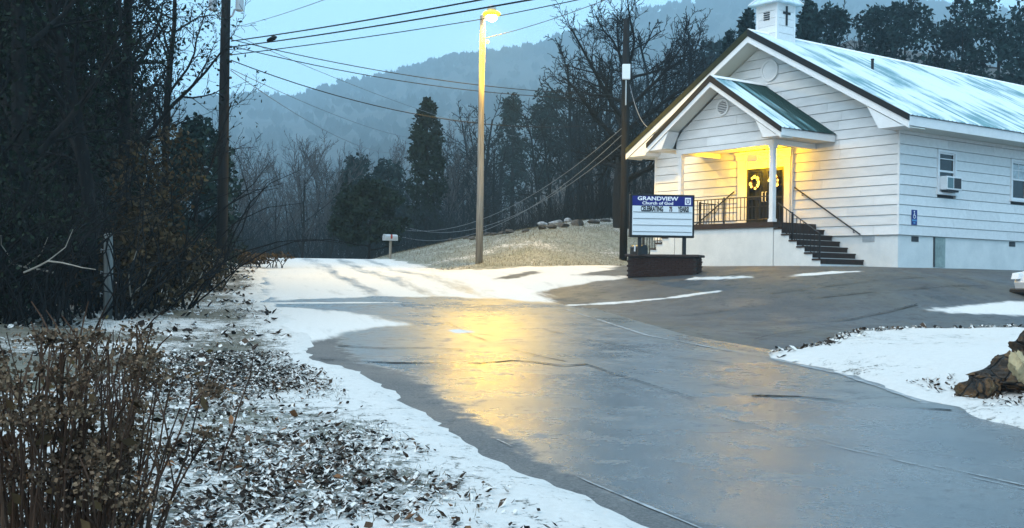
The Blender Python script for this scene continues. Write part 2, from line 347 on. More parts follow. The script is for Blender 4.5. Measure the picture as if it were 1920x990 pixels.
def ground_material(name, kind):
    m = bpy.data.materials.new(name); m.use_nodes = True; nt = m.node_tree; N = nt.nodes; L = nt.links
    b = N['Principled BSDF']; tc = N.new('ShaderNodeTexCoord'); O = tc.outputs['Object']
    def noise(scale, detail=6, rough=.65, vec=None):
        n = N.new('ShaderNodeTexNoise'); n.inputs['Scale'].default_value = scale; n.inputs['Detail'].default_value = detail; n.inputs['Roughness'].default_value = rough
        L.new(vec if vec is not None else O, n.inputs['Vector']); return n.outputs['Fac']
    def mix(f, a, c):
        x = N.new('ShaderNodeMix'); x.data_type = 'RGBA'
        for s_, v in (('A', a), ('B', c)):
            if isinstance(v, tuple): x.inputs[s_].default_value = (*v, 1)
            else: L.new(v, x.inputs[s_])
        if isinstance(f, float): x.inputs['Factor'].default_value = f
        else: L.new(f, x.inputs['Factor'])
        return x.outputs['Result']
    def rmap(v, a, c, lo=0., hi=1., smooth=True):
        x = N.new('ShaderNodeMapRange'); x.interpolation_type = 'SMOOTHSTEP' if smooth else 'LINEAR'
        x.inputs['From Min'].default_value = a; x.inputs['From Max'].default_value = c; x.inputs['To Min'].default_value = lo; x.inputs['To Max'].default_value = hi
        L.new(v, x.inputs['Value']); return x.outputs['Result']
    def math_(op, a, c):
        x = N.new('ShaderNodeMath'); x.operation = op
        for i, v in enumerate((a, c)):
            if isinstance(v, (int, float)): x.inputs[i].default_value = v
            else: L.new(v, x.inputs[i])
        return x.outputs[0]
    def attr(n):
        x = N.new('ShaderNodeAttribute'); x.attribute_name = n; return x.outputs['Fac']
    snow_col = mix(noise(14, 4), (.47, .445, .415), (.62, .595, .56))
    if kind == 'ground':
        litter = mix(rmap(noise(16, 8, .75), .4, .62), (.020, .015, .011), (.070, .050, .034))
        grass = mix(rmap(noise(7, 7, .7), .35, .65), (.12, .125, .095), (.26, .25, .21))
        grass = mix(rmap(noise(1.1, 4), .50, .68, 0, .5), grass, (.060, .070, .030))
        base = mix(attr('grassc'), litter, grass)
        fine = math_('ADD', math_('MULTIPLY', noise(5.5, 9, .78), .62), math_('MULTIPLY', noise(34, 5, .7), .38))
        th = math_('ADD', attr('snowc'), math_('MULTIPLY', math_('SUBTRACT', fine, .5), 1.7))      # >0.5 where snow lies
        f = rmap(th, .46, .58)
        L.new(mix(f, base, snow_col), b.inputs['Base Color'])
        b.inputs['Roughness'].default_value = .85; b.inputs['Specular IOR Level'].default_value = .2
        bp = N.new('ShaderNodeBump'); bp.inputs['Strength'].default_value = .8; bp.inputs['Distance'].default_value = .03
        L.new(math_('ADD', fine, math_('MULTIPLY', f, .35)), bp.inputs['Height']); L.new(bp.outputs['Normal'], b.inputs['Normal'])
    else:
        mp = N.new('ShaderNodeMapping'); mp.vector_type = 'TEXTURE'; mp.inputs['Rotation'].default_value = (0, 0, math.radians(13.5)); mp.inputs['Scale'].default_value = (1, 9, 1); L.new(O, mp.inputs['Vector'])
        along = mp.outputs['Vector']
        base = mix(rmap(noise(1.3, 6), .38, .64), *((.060, .062, .066), (.090, .090, .090)) if kind == 'road' else ((.034, .038, .042), (.056, .058, .060)))
        base = mix(rmap(noise(70, 3), .45, .75, 0, .7), base, (.13, .13, .13))
        base = mix(rmap(noise(9, 7, .8), .54, .66, 0, .75), base, (.022, .022, .023))
        base = mix(math_('MULTIPLY', rmap(attr('old'), .3, .7), rmap(noise(.8, 6, .7, along), .42, .6)), base, (.085, .080, .068) if kind == 'road' else (.070, .066, .056))
        base = mix(math_('MULTIPLY', rmap(noise(2.2, 7, .75), .56, .63), attr('old')), base, (.016, .016, .016))
        edge = rmap(math_('ADD', attr('edge'), math_('MULTIPLY', math_('SUBTRACT', noise(3.5, 7, .75), .5), 1.3)), .35, .7)
        base = mix(edge, base, mix(rmap(noise(40, 5, .8), .4, .62), (.018, .018, .018), (.085, .082, .078)))
        stk = noise(2.4, 6, .7, along)
        th = math_('ADD', math_('MULTIPLY', attr('snowc'), .80), math_('MULTIPLY', math_('SUBTRACT', math_('ADD', math_('MULTIPLY', stk, .8), math_('MULTIPLY', noise(6, 7, .75), .2)), .5), 1.5))
        f = rmap(th, .26, .74)
        L.new(mix(f, base, snow_col), b.inputs['Base Color'])
        wet = rmap(noise(.55, 5, .6), .35, .65, .16, .31) if kind == 'road' else rmap(noise(.5, 5, .6), .35, .65, .46, .7)
        wet = math_('ADD', math_('ADD', wet, math_('MULTIPLY', attr('old'), .08)), math_('ADD', math_('MULTIPLY', edge, .45), rmap(noise(2.6, 7, .75), .52, .66, 0., .28)))
        x = N.new('ShaderNodeMix'); x.data_type = 'FLOAT'; L.new(f, x.inputs['Factor']); L.new(wet, x.inputs['A']); x.inputs['B'].default_value = .75
        L.new(x.outputs['Result'], b.inputs['Roughness']); b.inputs['Specular IOR Level'].default_value = .95 if kind == 'road' else .32
        bp = N.new('ShaderNodeBump'); bp.inputs['Strength'].default_value = .55; bp.inputs['Distance'].default_value = .006
        L.new(math_('ADD', noise(60, 3), math_('MULTIPLY', noise(4, 4), .8)), bp.inputs['Height']); L.new(bp.outputs['Normal'], b.inputs['Normal'])
    return m
ground_m = ground_material('ground_cover', 'ground'); road_m = ground_material('wet_asphalt', 'road'); lot_m = ground_material('lot_asphalt', 'lot')
g = mesh_np('ground', np.stack([GX, GY, GZ], -1), Qd, None, ground_m, smooth=True, attrs={'snowc': snowc, 'grassc': grassc})
tag(g, kind='structure')

# snow lying on the paving: patches traced as plan outlines in metres
SNOW = [([(-5.92, 26.89), (-4.59, 28.43), (-3.62, 29.32), (-1.69, 29.78), (.01, 29.16), (1.19, 27.41), (.74, 30.74), (1.98, 31.85), (3.53, 32.19), (3.75, 32.77), (3.35, 36.06), (4.8, 48.5), (3, 46), (-1.76, 41.6), (-5, 62), (-14, 90), (-24, 90), (-13, 56), (-9, 40)], .35),
        ([(-5.9, 25.45), (-4.65, 25.14), (-2.85, 23.13), (-1.81, 20.8), (-2.55, 19.97), (-2.81, 18.57), (-3.2, 17.4), (-4.6, 20.0)], .28),
        ([(-6.1, 25.99), (-2.56, 27.2), (-2.64, 27.6), (-6.1, 26.6)], .05),
        ([(1.3, 26.93), (5.12, 27.55), (5.18, 27.87), (1.38, 27.38)], .04), ([(7.15, 28.88), (8.26, 28.9), (9.21, 29.31), (8.44, 29.6), (7.25, 29.3)], .08),
        ([(4.73, 30.52), (6.36, 29.33), (6.48, 29.9), (5.03, 31.06)], .1), ([(8.93, 24.47), (9.92, 24.8), (11.59, 25.6), (14, 26.2), (14, 24.6), (10.91, 23.83), (9.39, 24.0)], .15),
        ([(-.92, 20.3), (-.6, 19.6), (-.95, 19.3), (-1.2, 20)], .06)]
BARE = [([(-.58, 35.28), (.71, 37.21), (.95, 36.09), (.01, 35.01)], .2), ([(1.98, 34.59), (4.0, 35.9), (3.9, 32.6), (2.42, 33.7)], .25)]
def snow_cov(x, y):
    c = np.zeros(np.shape(x))
    wob = (fbm(x, y, 1.3, 4, 33)-.5)*.9
    for P, soft in SNOW: c = np.maximum(c, np.clip(.5-(polysd(x, y, P)+wob*min(1, soft*2.5))/(2*soft+.05), 0, 1))
    for P, soft in BARE: c = np.minimum(c, 1-np.clip(.5-(polysd(x, y, P)+wob*.5)/(2*soft+.05), 0, 1)*.9)
    # two wheel tracks worn through the snow on the hill
    for off in (-.75, .75, 2.1):
        xc = -.262*(y-27)-2.0+off+.0006*(y-27)**2*0
        c = c-.36*np.exp(-((x-xc)/.36)**2)*(y > 25)
    return c
def strip(Lp, Rp, n_along, n_across, over):
    def resample(P, n):
        P = np.array(P, float); d = np.concatenate([[0], np.cumsum(np.hypot(*np.diff(P, axis=0).T))]); t = np.linspace(0, d[-1], n)
        return np.stack([np.interp(t, d, P[:, 0]), np.interp(t, d, P[:, 1])], -1)
    a = resample(Lp, n_along); c = resample(Rp, n_along); dv = c-a; dl = np.hypot(dv[:, 0], dv[:, 1])[:, None]; u = dv/dl
    a = a-u*over; c = c+u*over; t = np.linspace(0, 1, n_across)
    return a[:, None, :]*(1-t[None, :, None])+c[:, None, :]*t[None, :, None]
G2 = strip(ROAD_L, ROAD_R, 620, 52, .7)
X, Y = G2[..., 0], G2[..., 1]
idx = np.arange(X.size).reshape(X.shape)
Qs = np.stack([idx[:-1, :-1], idx[:-1, 1:], idx[1:, 1:], idx[1:, :-1]], -1).reshape(-1, 4)
crack_y = np.interp(X, [-2.6, -1.45, -.4, .3, 1.05, 1.35, 2.01, 2.8, 4.1, 6], [14.93, 14.7, 14.78, 15.06, 14.9, 13.9, 11.95, 12.07, 11.33, 10.5])
old = np.clip((Y-crack_y)/.12+.5, 0, 1)
rutt = .012*np.exp(-((Y-crack_y-.25)/.3)**2)
ROADZ = lambda x, y: T(x, y)+.004
road = mesh_np('road', np.stack([X, Y, T(X, Y)+.004-.02*(1-old)*0+rutt], -1), Qs, None, road_m, smooth=True, attrs={'snowc': snow_cov(X, Y), 'old': old, 'edge': np.clip(1-np.abs(np.linspace(0, 1, X.shape[1])[None, :]*(1.4+4.8)-.7)/.62, 0, 1)*(Y < 24)})
tag(road, kind='structure')
xs = np.arange(-3, 54, .26); ys = np.arange(15.5, 63, .26); X, Y = np.meshgrid(xs, ys); sd = polysd(X, Y, LOT)
idx = np.arange(X.size).reshape(X.shape); keep = (sd[:-1, :-1] < .8)
rsd = polysd(X, Y, ROAD)
Qs = np.stack([idx[:-1, :-1], idx[:-1, 1:], idx[1:, 1:], idx[1:, :-1]], -1)[keep]
zl = T(X, Y)-.02*np.clip(-rsd/.4, 0, 1)+.002*np.clip(rsd/.3, 0, 1)+(fbm(X, Y, 4, 3, 41)-.5)*.06*np.clip(rsd/2, 0, 1)
lot = mesh_np('parking_lot', np.stack([X, Y, zl], -1), Qs, None, lot_m, smooth=True, attrs={'snowc': snow_cov(X, Y), 'old': np.clip(fbm(X, Y, 6, 3, 51)*1.4, 0, 1), 'edge': np.clip(1-np.abs(rsd-.35)/.5, 0, 1)*(Y < 26)+np.clip(1+sd/.5, 0, 1)*.6})
tag(lot, kind='structure')
# cracks along the edge of the newer asphalt, open and dark
crack_m = mat('crack', (.010, .010, .010), .9, .1)
def crack(P, w, seed):
    r = np.random.default_rng(seed); P = np.array(P, float); d = np.concatenate([[0], np.cumsum(np.hypot(*np.diff(P, axis=0).T))]); n = int(d[-1]/.05)+2; t = np.linspace(0, d[-1], n)
    x = np.interp(t, d, P[:, 0])+np.cumsum(r.normal(0, .012, n))*.5; y = np.interp(t, d, P[:, 1])+np.cumsum(r.normal(0, .014, n))*.6+r.normal(0, .01, n)
    ww = w*np.clip(fbm(t, t*0+seed, .5, 3, seed)*2-.55, .05, 1.2)
    z = T(x, y)+np.where(polysd(x, y, ROAD) < 0, .019, .034); V = np.concatenate([np.stack([x, y-ww, z], -1), np.stack([x, y+ww, z], -1)]); i = np.arange(n-1)
    return mesh_np('crack', V, np.stack([i, i+1, i+1+n, i+n], -1), None, crack_m, road)
crack([(-2.54, 14.93), (-2.1, 14.87), (-1.45, 14.7), (-.89, 14.78), (-.4, 14.78), (.02, 15.15), (.31, 15.06), (.72, 14.68), (1.05, 14.91), (1.34, 13.89), (1.68, 12.92), (2.01, 11.95)], .045, 1)
crack([(2.6, 12.07), (3.11, 12.03), (3.37, 11.74), (3.72, 11.44), (4.4, 11.2)], .04, 2)
crack([(-2.67, 26.85), (-1.36, 22.29), (-.5, 18.0), (.02, 16.42), (.73, 14.93)], .035, 3)
for k_, P_ in enumerate(([(3.9, 18.5), (5.2, 20.5), (6.5, 22.0)], [(2.8, 21), (4.5, 22.4), (7, 23.2), (9, 24.8)], [(3.5, 24.2), (6, 25.6), (9.5, 26.4), (12, 27.5)], [(6.2, 26.8), (8.5, 27.4), (11, 28.4)], [(2.6, 19.9), (3.2, 18.4), (3.75, 16.9)], [(.6, 20.5), (1.1, 18.6), (1.9, 17.2)], [(1.6, 17.4), (2.4, 15.8), (3.4, 14.6)])): crack(P_, .035, 10+k_)
crack([(-2.6, 16.9), (-1.9, 16.6), (-1.2, 16.75), (-.7, 16.5)], .06, 4)
# worn painted lines on the near road
paint_m = mat('worn_paint', (.34, .35, .35), .5, .3, col2=(.12, .125, .13), vscale=9)
def painted(P, w, seed, gaps=.75):
    P = np.array(P, float); d = np.concatenate([[0], np.cumsum(np.hypot(*np.diff(P, axis=0).T))]); n = int(d[-1]/.06); t = np.linspace(0, d[-1], n)
    x = np.interp(t, d, P[:, 0]); y = np.interp(t, d, P[:, 1]); ww = w*np.clip(fbm(t, t*0+seed, .35, 3, seed)*2.4-gaps, 0, 1)
    z = T(x, y)+.010; V = np.concatenate([np.stack([x-ww, y-ww*.5, z], -1), np.stack([x+ww, y+ww*.5, z], -1)]); i = np.arange(n-1)
    return mesh_np('painted_line', V, np.stack([i, i+1, i+1+n, i+n], -1), None, paint_m, road)
painted([(2.0, 10.6), (2.6, 9.2), (3.6, 7.4), (5.4, 4.6)], .016, 61, .95); painted([(2.12, 10.6), (2.72, 9.2), (3.72, 7.4), (5.52, 4.6)], .016, 62, .95)
painted([(1.2, 26.0), (1.9, 22.2), (2.36, 19.5), (3.6, 16.3), (4.2, 14.2), (4.36, 11.7)], .045, 64, .35); painted([(-.1, 9.2), (.55, 7.6), (1.15, 6.3), (2.4, 3.6)], .02, 63)

# ------------------------------------------------------------------ the church
# local axes: x = back along the side wall, y = along the front wall, z = up; origin at the near ground corner
church = empty('church', tuple(CH), CA)
tag(church, 'white lap sided church with frosted metal roof, gabled porch and small steeple', 'church')
W, LEN, F0, CO = 10.6, 20.0, .965, .305
WT = F0+11*CO                      # wall top
RA, RZ = 5.4, 7.93                 # ridge
EZ, E0, E1, OH = 4.42, -.85, 11.45, -.75
def roofz(a): return np.where(a < RA, RZ-(RZ-EZ)*(RA-a)/(RA-E0), RZ-(RZ-EZ)*(a-RA)/(E1-RA))
MB().box(.03, LEN, .03, W-.03, -.5, F0).build('foundation', masonry, church)
core = MB(); core.prism([(.06, F0), (W-.06, F0), (W-.06, WT), (RA, float(roofz(RA))-.42), (.06, WT)], 'x', .06, LEN-.06); core.build('wall_backing', dark_backing, church)
SHADE_GAP = .013  # slit over near-black backing, stands in for the shadow under each lap
jr = random.Random(42)
def siding_front(a0, a1, z0, b=0.0, parent=church, top0=None, top1=None, h=CO):
    """one lapped board on a wall that faces -x: wedge, thick at its lower edge"""
    t0 = a0 if top0 is None else top0; t1 = a1 if top1 is None else top1
    if a1-a0 < .02: return
    if a1-a0 > 3.4 and jr.random() < .85:
        j = jr.uniform(max(a0, t0)+.8, min(a1, t1)-.8)
        siding_front(a0, j-.003, z0, b, parent, t0, j-.003, h); siding_front(j+.003, a1, z0, b, parent, j+.003, t1, h); return
    z1 = z0+h; z0 = z0+SHADE_GAP
    V = [(b-.030, a0, z0), (b-.030, a1, z0), (b-.008, t1, z1), (b-.008, t0, z1), (b+.05, a0, z0), (b+.05, a1, z0), (b+.05, t1, z1), (b+.05, t0, z1)]
    MB().add(V, [(0, 1, 2, 3), (4, 7, 6, 5), (0, 4, 5, 1), (1, 5, 6, 2), (2, 6, 7, 3), (3, 7, 4, 0)]).build('siding_board', siding_paint, parent)
DO0, DO1, DOT = 4.12, 6.42, 3.86          # door surround opening
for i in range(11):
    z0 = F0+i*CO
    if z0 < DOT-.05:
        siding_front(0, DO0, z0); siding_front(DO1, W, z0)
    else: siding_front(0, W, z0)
z0 = WT; i = 0
def glim(z):       # gable limits under the soffit at height z
    zz = z+.40; return E0+(zz-EZ)/(RZ-EZ)*(RA-E0), E1-(zz-EZ)/(RZ-EZ)*(E1-RA)
while True:
    lo0, hi0 = glim(z0+SHADE_GAP); lo1, hi1 = glim(z0+CO)
    lo0 = max(lo0, 0); hi0 = min(hi0, W); lo1 = max(lo1, 0); hi1 = min(hi1, W)
    if hi0-lo0 < .5: break
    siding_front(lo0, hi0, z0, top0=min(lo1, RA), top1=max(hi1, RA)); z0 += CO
WINS = [(1.93, 2.93, 2.36, 3.70), (6.10, 7.10, 2.36, 3.70), (10.3, 11.3, 2.36, 3.70), (14.5, 15.5, 2.36, 3.70)]
def siding_side(b0, b1, z0):
    if b1-b0 < .02: return
    if b1-b0 > 3.7:
        j = b0+3.66*jr.uniform(.45, 1); siding_side(b0, min(j, b1-.4)-.003, z0); siding_side(min(j, b1-.4)+.003, b1, z0); return
    z1 = z0+CO; z0 = z0+SHADE_GAP
    V = [(b0, -.030, z0), (b1, -.030, z0), (b1, -.008, z1), (b0, -.008, z1), (b0, .05, z0), (b1, .05, z0), (b1, .05, z1), (b0, .05, z1)]
    MB().add(V, [(0, 1, 2, 3), (4, 7, 6, 5), (0, 4, 5, 1), (1, 5, 6, 2), (2, 6, 7, 3), (3, 7, 4, 0)]).build('siding_board', siding_paint, church)
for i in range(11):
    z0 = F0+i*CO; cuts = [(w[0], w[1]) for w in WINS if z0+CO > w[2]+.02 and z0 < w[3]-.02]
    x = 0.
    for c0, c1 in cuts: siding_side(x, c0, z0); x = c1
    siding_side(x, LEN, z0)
MB().box(-.036, .0, -.036, .035, F0+.01, WT-.005).build('corner_board', white_paint, church)
MB().box(-.036, .03, W-.03, W+.03, F0+.01, WT-.005).build('corner_board', white_paint, church)
MB().box(LEN-.05, LEN, 0, W, F0, WT).build('back_wall', white_paint, church); MB().box(.05, LEN, W-.055, W-.004, F0, WT).build('far_wall', white_paint, church)
# foundation details
for b0, b1 in ((.70, 1.06), (6.13, 6.50), (11.2, 11.57)): MB().box(b0, b1, .018, .06, .785, .945).build('foundation_vent', dark_backing, church)
MB().box(.018, .06, .86, 1.30, .77, .945).build('foundation_vent', grey_metal, church)
cd_ = MB().box(1.84, 2.45, .006, .06, .03, .955).build('crawl_door', mat('crawl_panel', (.34, .42, .40), .7, col2=(.16, .21, .20), vscale=2.2), church)
MB().box(1.84, 1.90, .0, .05, .03, .955).build('door_edge', dark_backing, cd_)

# main roof: deck with frosted ribbed panels on it
def frost_material():
    m = bpy.data.materials.new('frosted_metal'); m.use_nodes = True; N = m.node_tree.nodes; L = m.node_tree.links; b = N['Principled BSDF']
    tc = N.new('ShaderNodeTexCoord'); tc.object = church; mp = N.new('ShaderNodeMapping'); mp.inputs['Scale'].default_value = (2.6, .22, .22); L.new(tc.outputs['Object'], mp.inputs['Vector'])
    n = N.new('ShaderNodeTexNoise'); n.inputs['Scale'].default_value = 1.1; n.inputs['Detail'].default_value = 7; n.inputs['Roughness'].default_value = .68; L.new(mp.outputs['Vector'], n.inputs['Vector'])
    n2 = N.new('ShaderNodeTexNoise'); n2.inputs['Scale'].default_value = .35; n2.inputs['Detail'].default_value = 3; L.new(tc.outputs['Object'], n2.inputs['Vector'])
    ad = N.new('ShaderNodeMath'); ad.operation = 'ADD'; L.new(n.outputs['Fac'], ad.inputs[0]); L.new(n2.outputs['Fac'], ad.inputs[1])
    at = N.new('ShaderNodeAttribute'); at.attribute_name = 'thaw'
    sb = N.new('ShaderNodeMath'); sb.operation = 'SUBTRACT'; L.new(ad.outputs[0], sb.inputs[0]); L.new(at.outputs['Fac'], sb.inputs[1])
    r = N.new('ShaderNodeMapRange'); r.interpolation_type = 'SMOOTHSTEP'; r.inputs['From Min'].default_value = .78; r.inputs['From Max'].default_value = 1.02; L.new(sb.outputs[0], r.inputs['Value'])
    mx = N.new('ShaderNodeMix'); mx.data_type = 'RGBA'; mx.inputs['A'].default_value = (.13, .26, .29, 1); mx.inputs['B'].default_value = (.54, .66, .71, 1)
    L.new(r.outputs['Result'], mx.inputs['Factor'])
    m3 = N.new('ShaderNodeMix'); m3.data_type = 'RGBA'; m3.inputs['B'].default_value = (.010, .035, .032, 1); L.new(mx.outputs['Result'], m3.inputs['A'])
    r3 = N.new('ShaderNodeMapRange'); r3.interpolation_type = 'SMOOTHSTEP'; r3.inputs['From Min'].default_value = .52; r3.inputs['From Max'].default_value = .75; a3 = N.new('ShaderNodeMath'); a3.operation = 'ADD'; L.new(n.outputs['Fac'], a3.inputs[0]); L.new(at.outputs['Fac'], a3.inputs[1]); L.new(a3.outputs[0], r3.inputs['Value'])
    mm = N.new('ShaderNodeMath'); mm.operation = 'MULTIPLY'; L.new(r3.outputs['Result'], mm.inputs[0]); gt = N.new('ShaderNodeMath'); gt.operation = 'GREATER_THAN'; gt.inputs[1].default_value = .01; L.new(at.outputs['Fac'], gt.inputs[0]); L.new(gt.outputs[0], mm.inputs[1])
    L.new(mm.outputs[0], m3.inputs['Factor']); L.new(m3.outputs['Result'], b.inputs['Base Color'])
    b.inputs['Roughness'].default_value = .6; b.inputs['Specular IOR Level'].default_value = .2
    return m
frost = frost_material()
PW = .89
def panel_mesh(y0, z0, y1, z1, lift=.02, thaw=0.0, nsub=6):
    """ribbed sheet, eave (y0,z0) to ridge (y1,z1), PW wide along x"""
    prof = []; n = 4; p = PW/n
    for i in range(n): prof += [(i*p, 0), (i*p+.16*p+.02, 0), (i*p+.16*p+.035, .028), (i*p+.16*p+.065, .028), (i*p+.16*p+.08, 0)]
    prof.append((PW, 0))
    d = np.array([y1-y0, z1-z0]); d = d/np.hypot(*d); nrm = np.array([-d[1], d[0]]); nrm = nrm if nrm[1] > 0 else -nrm
    V = []; th = []
    for s in range(nsub+1):
        t = s/nsub
        for x, h in prof: V.append((x, y0+(y1-y0)*t+nrm[0]*(h+lift), z0+(z1-z0)*t+nrm[1]*(h+lift))); th.append(thaw)
    k = len(prof); Q = [(s*k+i, s*k+i+1, (s+1)*k+i+1, (s+1)*k+i) for s in range(nsub) for i in range(k-1)]
    if y1 < y0: Q = [q[::-1] for q in Q]
    return V, Q, th
def roof(parent_name, y0, yr, y1, ez, rz, x0, x1, thick, npan, thaws=None):
    m = MB(); m.prism([(y0+.02, ez-thick), (yr, rz-thick), (y1-.02, ez-thick), (y1-.02, ez-.012), (yr, rz-.012), (y0+.02, ez-.012)], 'x', x0+.03, x1)
    r = m.build(parent_name, white_paint, church)
    cache = {}
    for side, (ya, za) in enumerate(((y0-.04, ez-.02), (y1+.04, ez-.02))):
        for i in range(npan):
            th = 0. if thaws is None else thaws[i]
            key = (side, th)
            if key not in cache:
                V, Q, t = panel_mesh(ya, za, yr, rz, thaw=th); o = mesh_np('roof_panel', V, Q, None, frost, r, attrs={'thaw': t}); cache[key] = o
            else:
                o = cache[key].copy(); COL.objects.link(o); o.parent = r
            o.location = (x0+i*PW, 0, 0)
    MB().prism([(yr-.16, rz-.045), (yr, rz+.062), (yr+.16, rz-.045), (yr+.16, rz-.03), (yr, rz+.075), (yr-.16, rz-.03)], 'x', x0-.01, x1).build('ridge_cap', white_paint, r)
    return r
main_roof = roof('roof', E0, RA, E1, EZ, RZ, OH, OH+24*PW, .16, 24)
def rake(parent, y0, yr, y1, ez, rz, x, d1, d2, tr=black_trim, tl=black_trim, inset=.0):
    """black drip trim and white board below it, along both slopes of a gable end whose plane is x"""
    for (ya, side) in ((y0, 0), (y1, 1)):
        MB().prism([(ya, ez+.03), (yr, rz+.045), (yr, rz-d1), (ya, ez-d1*.85)], 'x', x-.045, x+.015).build('rake_trim', tr if side == 0 else tl, parent)
        MB().prism([(ya, ez-d1*.85-.002), (yr, rz-d1-.002), (yr, rz-d2), (ya, ez-d2+.02)], 'x', x-.018, x+.02).build('rake_board', white_paint, parent)
rake(main_roof, E0, RA, E1, EZ, RZ, OH, .19, .40, tl=olive_trim)
# raking soffits, cornice returns, eave boxes
for ya, s in ((E0, 1), (E1, -1)):
    MB().prism([(ya, EZ-.36), (RA, RZ-.36), (RA, RZ-.34), (ya, EZ-.34)], 'x', OH+.022, .05).build('soffit', soffit_paint, main_roof)
    w = abs(ya-(0 if s == 1 else W))
    y_in = ya+s*(w+.62)
    zt = lambda y: float(roofz(y))-.41
    MB().prism([(ya, EZ-.15), (ya, EZ-.17), (ya+s*(w+.28), EZ-.17), (y_in+s*.1, zt(y_in+s*.1)), (ya+s*.5, zt(ya+s*.5))] if False else [(ya, EZ-.30), (ya+s*(w+.20), EZ-.30), (ya+s*(w+.62), float(roofz(ya+s*(w+.62)))-.41), (ya+s*.3, float(roofz(ya+s*.3))-.41)], 'x', OH+.006, .02).build('cornice_return', white_paint, main_roof)
    MB().box(OH+.02, LEN+.6, min(ya, ya+s*.03), max(ya, ya+s*.03), EZ-.30, EZ-.03).build('eave_fascia', white_paint, main_roof)
    MB().box(.03, LEN+.55, min(ya+s*.032, ya+s*w), max(ya+s*.032, ya+s*w), EZ-.29, EZ-.265).build('eave_soffit', soffit_paint, main_roof)
MB().prism([(.0, WT), (W, WT), (RA, RZ-.35)], 'x', LEN-.05, LEN).build('back_gable', white_paint, church)
MB().lathe([(.05, 6.45), (.05, 7.0), (.06, 7.0), (.06, 7.04)], 8, (3.15, 3.3, .12)).build('vent_pipe', black_trim, main_roof)
# round boarded opening in the main gable
def ring(name, b, a, z, r0, r1, t, m, parent, k=28):
    V = []; F = []
    for i in range(k):
        an = 2*math.pi*i/k; c, s_ = math.cos(an), math.sin(an)
        V += [(b, a+r1*c, z+r1*s_), (b-t, a+r1*c, z+r1*s_), (b-t, a+r0*c, z+r0*s_), (b, a+r0*c, z+r0*s_)]
    for i in range(k):
        j = (i+1) % k
        for q in range(4): F.append((i*4+q, j*4+q, j*4+(q+1) % 4, i*4+(q+1) % 4))
    return MB().add(V, F).build(name, m, parent)
rv = ring('round_frame', -.01, 5.06, 6.62, .30, .37, .06, white_paint, church); MB().lathe([(.302, 0), (.302, .02)], 28, (-.045, 5.06, 6.62), 'x').build('round_panel', siding_paint, rv)

# steeple
st = MB().box(.20, 1.06, 4.97, 5.83, 7.4, 8.96).build('steeple', dark_backing, church)  # near-black core, seen through the slits as painted shadow lines
for i in range(6):
    z0 = 7.42+i*.257
    MB().box(.175, .20, 4.945, 5.855, z0+.012, z0+.257).build('siding_board', siding_paint, st); MB().box(.203, 1.057, 4.945, 4.97, z0+.012, z0+.257).build('siding_board', siding_paint, st)
    MB().box(.203, 1.057, 5.83, 5.855, z0+.012, z0+.257).build('siding_board', siding_paint, st); MB().box(1.06, 1.085, 4.945, 5.855, z0+.012, z0+.257).build('siding_board', siding_paint, st)
for b_, a_ in ((.165, 4.935), (.165, 5.785), (1.015, 4.935), (1.015, 5.785)): MB().box(b_, b_+.08, a_, a_+.08, 7.5, 8.957).build('corner_board', white_paint, st)
for i in range(4): MB().box(.150, .174, 5.27, 5.53, 8.42+i*.075, 8.455+i*.075).build('louver_slat', black_trim, st)
cr = MB(); cr.box(.60, .68, 4.915, 4.944, 8.22, 8.88); cr.box(.46, .82, 4.913, 4.943, 8.60, 8.68); cr.build('cross', black_trim, st)
c_ = (.63, 5.40); ev = .66
sr = MB(); base = [(c_[0]-ev, c_[1]-ev, 8.95), (c_[0]+ev, c_[1]-ev, 8.95), (c_[0]+ev, c_[1]+ev, 8.95), (c_[0]-ev, c_[1]+ev, 8.95)]
sr.add(base+[(x, y, 8.99) for x, y, z in base]+[(c_[0], c_[1], 9.72)], [(3, 2, 1, 0), (0, 1, 5, 4), (1, 2, 6, 5), (2, 3, 7, 6), (3, 0, 4, 7), (4, 5, 8), (5, 6, 8), (6, 7, 8), (7, 4, 8)])
spire = sr.build('steeple_roof', frost, st)
for i in range(4):
    p = Vector(base[i])+Vector((0, 0, .05)); MB().tube([p, (c_[0], c_[1], 9.735)], .022, 5).build('hip_cap', white_paint, spire)
    q = Vector(base[(i+1) % 4])+Vector((0, 0, .05))
    for t in (.33, .66): MB().tube([p.lerp(q, t), (c_[0], c_[1], 9.72)], .010, 4).build('seam_rib', frost, spire)
MB().box(.14, 1.12, 4.90, 4.93, 7.30, 7.62).build('flashing', black_trim, st)

# side windows
def window(b0, b1, z0, z1, ac=False):
    fr = MB(); t = .085; y0, y1 = -.06, .03
    fr.box(b0, b0+t, y0, y1, z0, z1); fr.box(b1-t, b1, y0, y1, z0, z1); fr.box(b0+t, b1-t, y0, y1, z1-t, z1)
    w = fr.build('window', sash_white, church)
    MB().box(b0-.05, b1+.05, -.10, .03, z0-.07, z0-.002).build('sill', sash_white, w)
    zm = (z0+z1)/2
    s = MB(); s.box(b0+t, b1-t, -.035, .0, zm-.03, zm+.03); s.box(b0+t, b1-t, -.025, .0, z1-t-.05, z1-t-.002); s.box(b0+t, b1-t, -.035, .0, z0, z0+.06)
    for u in (b0+t+.002, b1-t-.047): s.box(u, u+.045, -.03, -.002, z0+.062, zm-.032); s.box(u, u+.045, -.022, -.002, zm+.032, z1-t-.052)
    s.build('sash', sash_white, w)
    MB().box(b0+t, b1-t, .008, .014, zm, z1-t).build('pane', glass_dark, w)
    MB().box(b0+t, b1-t, .002, .007, z0, zm).build('pane', glass_dark, w)
    return w
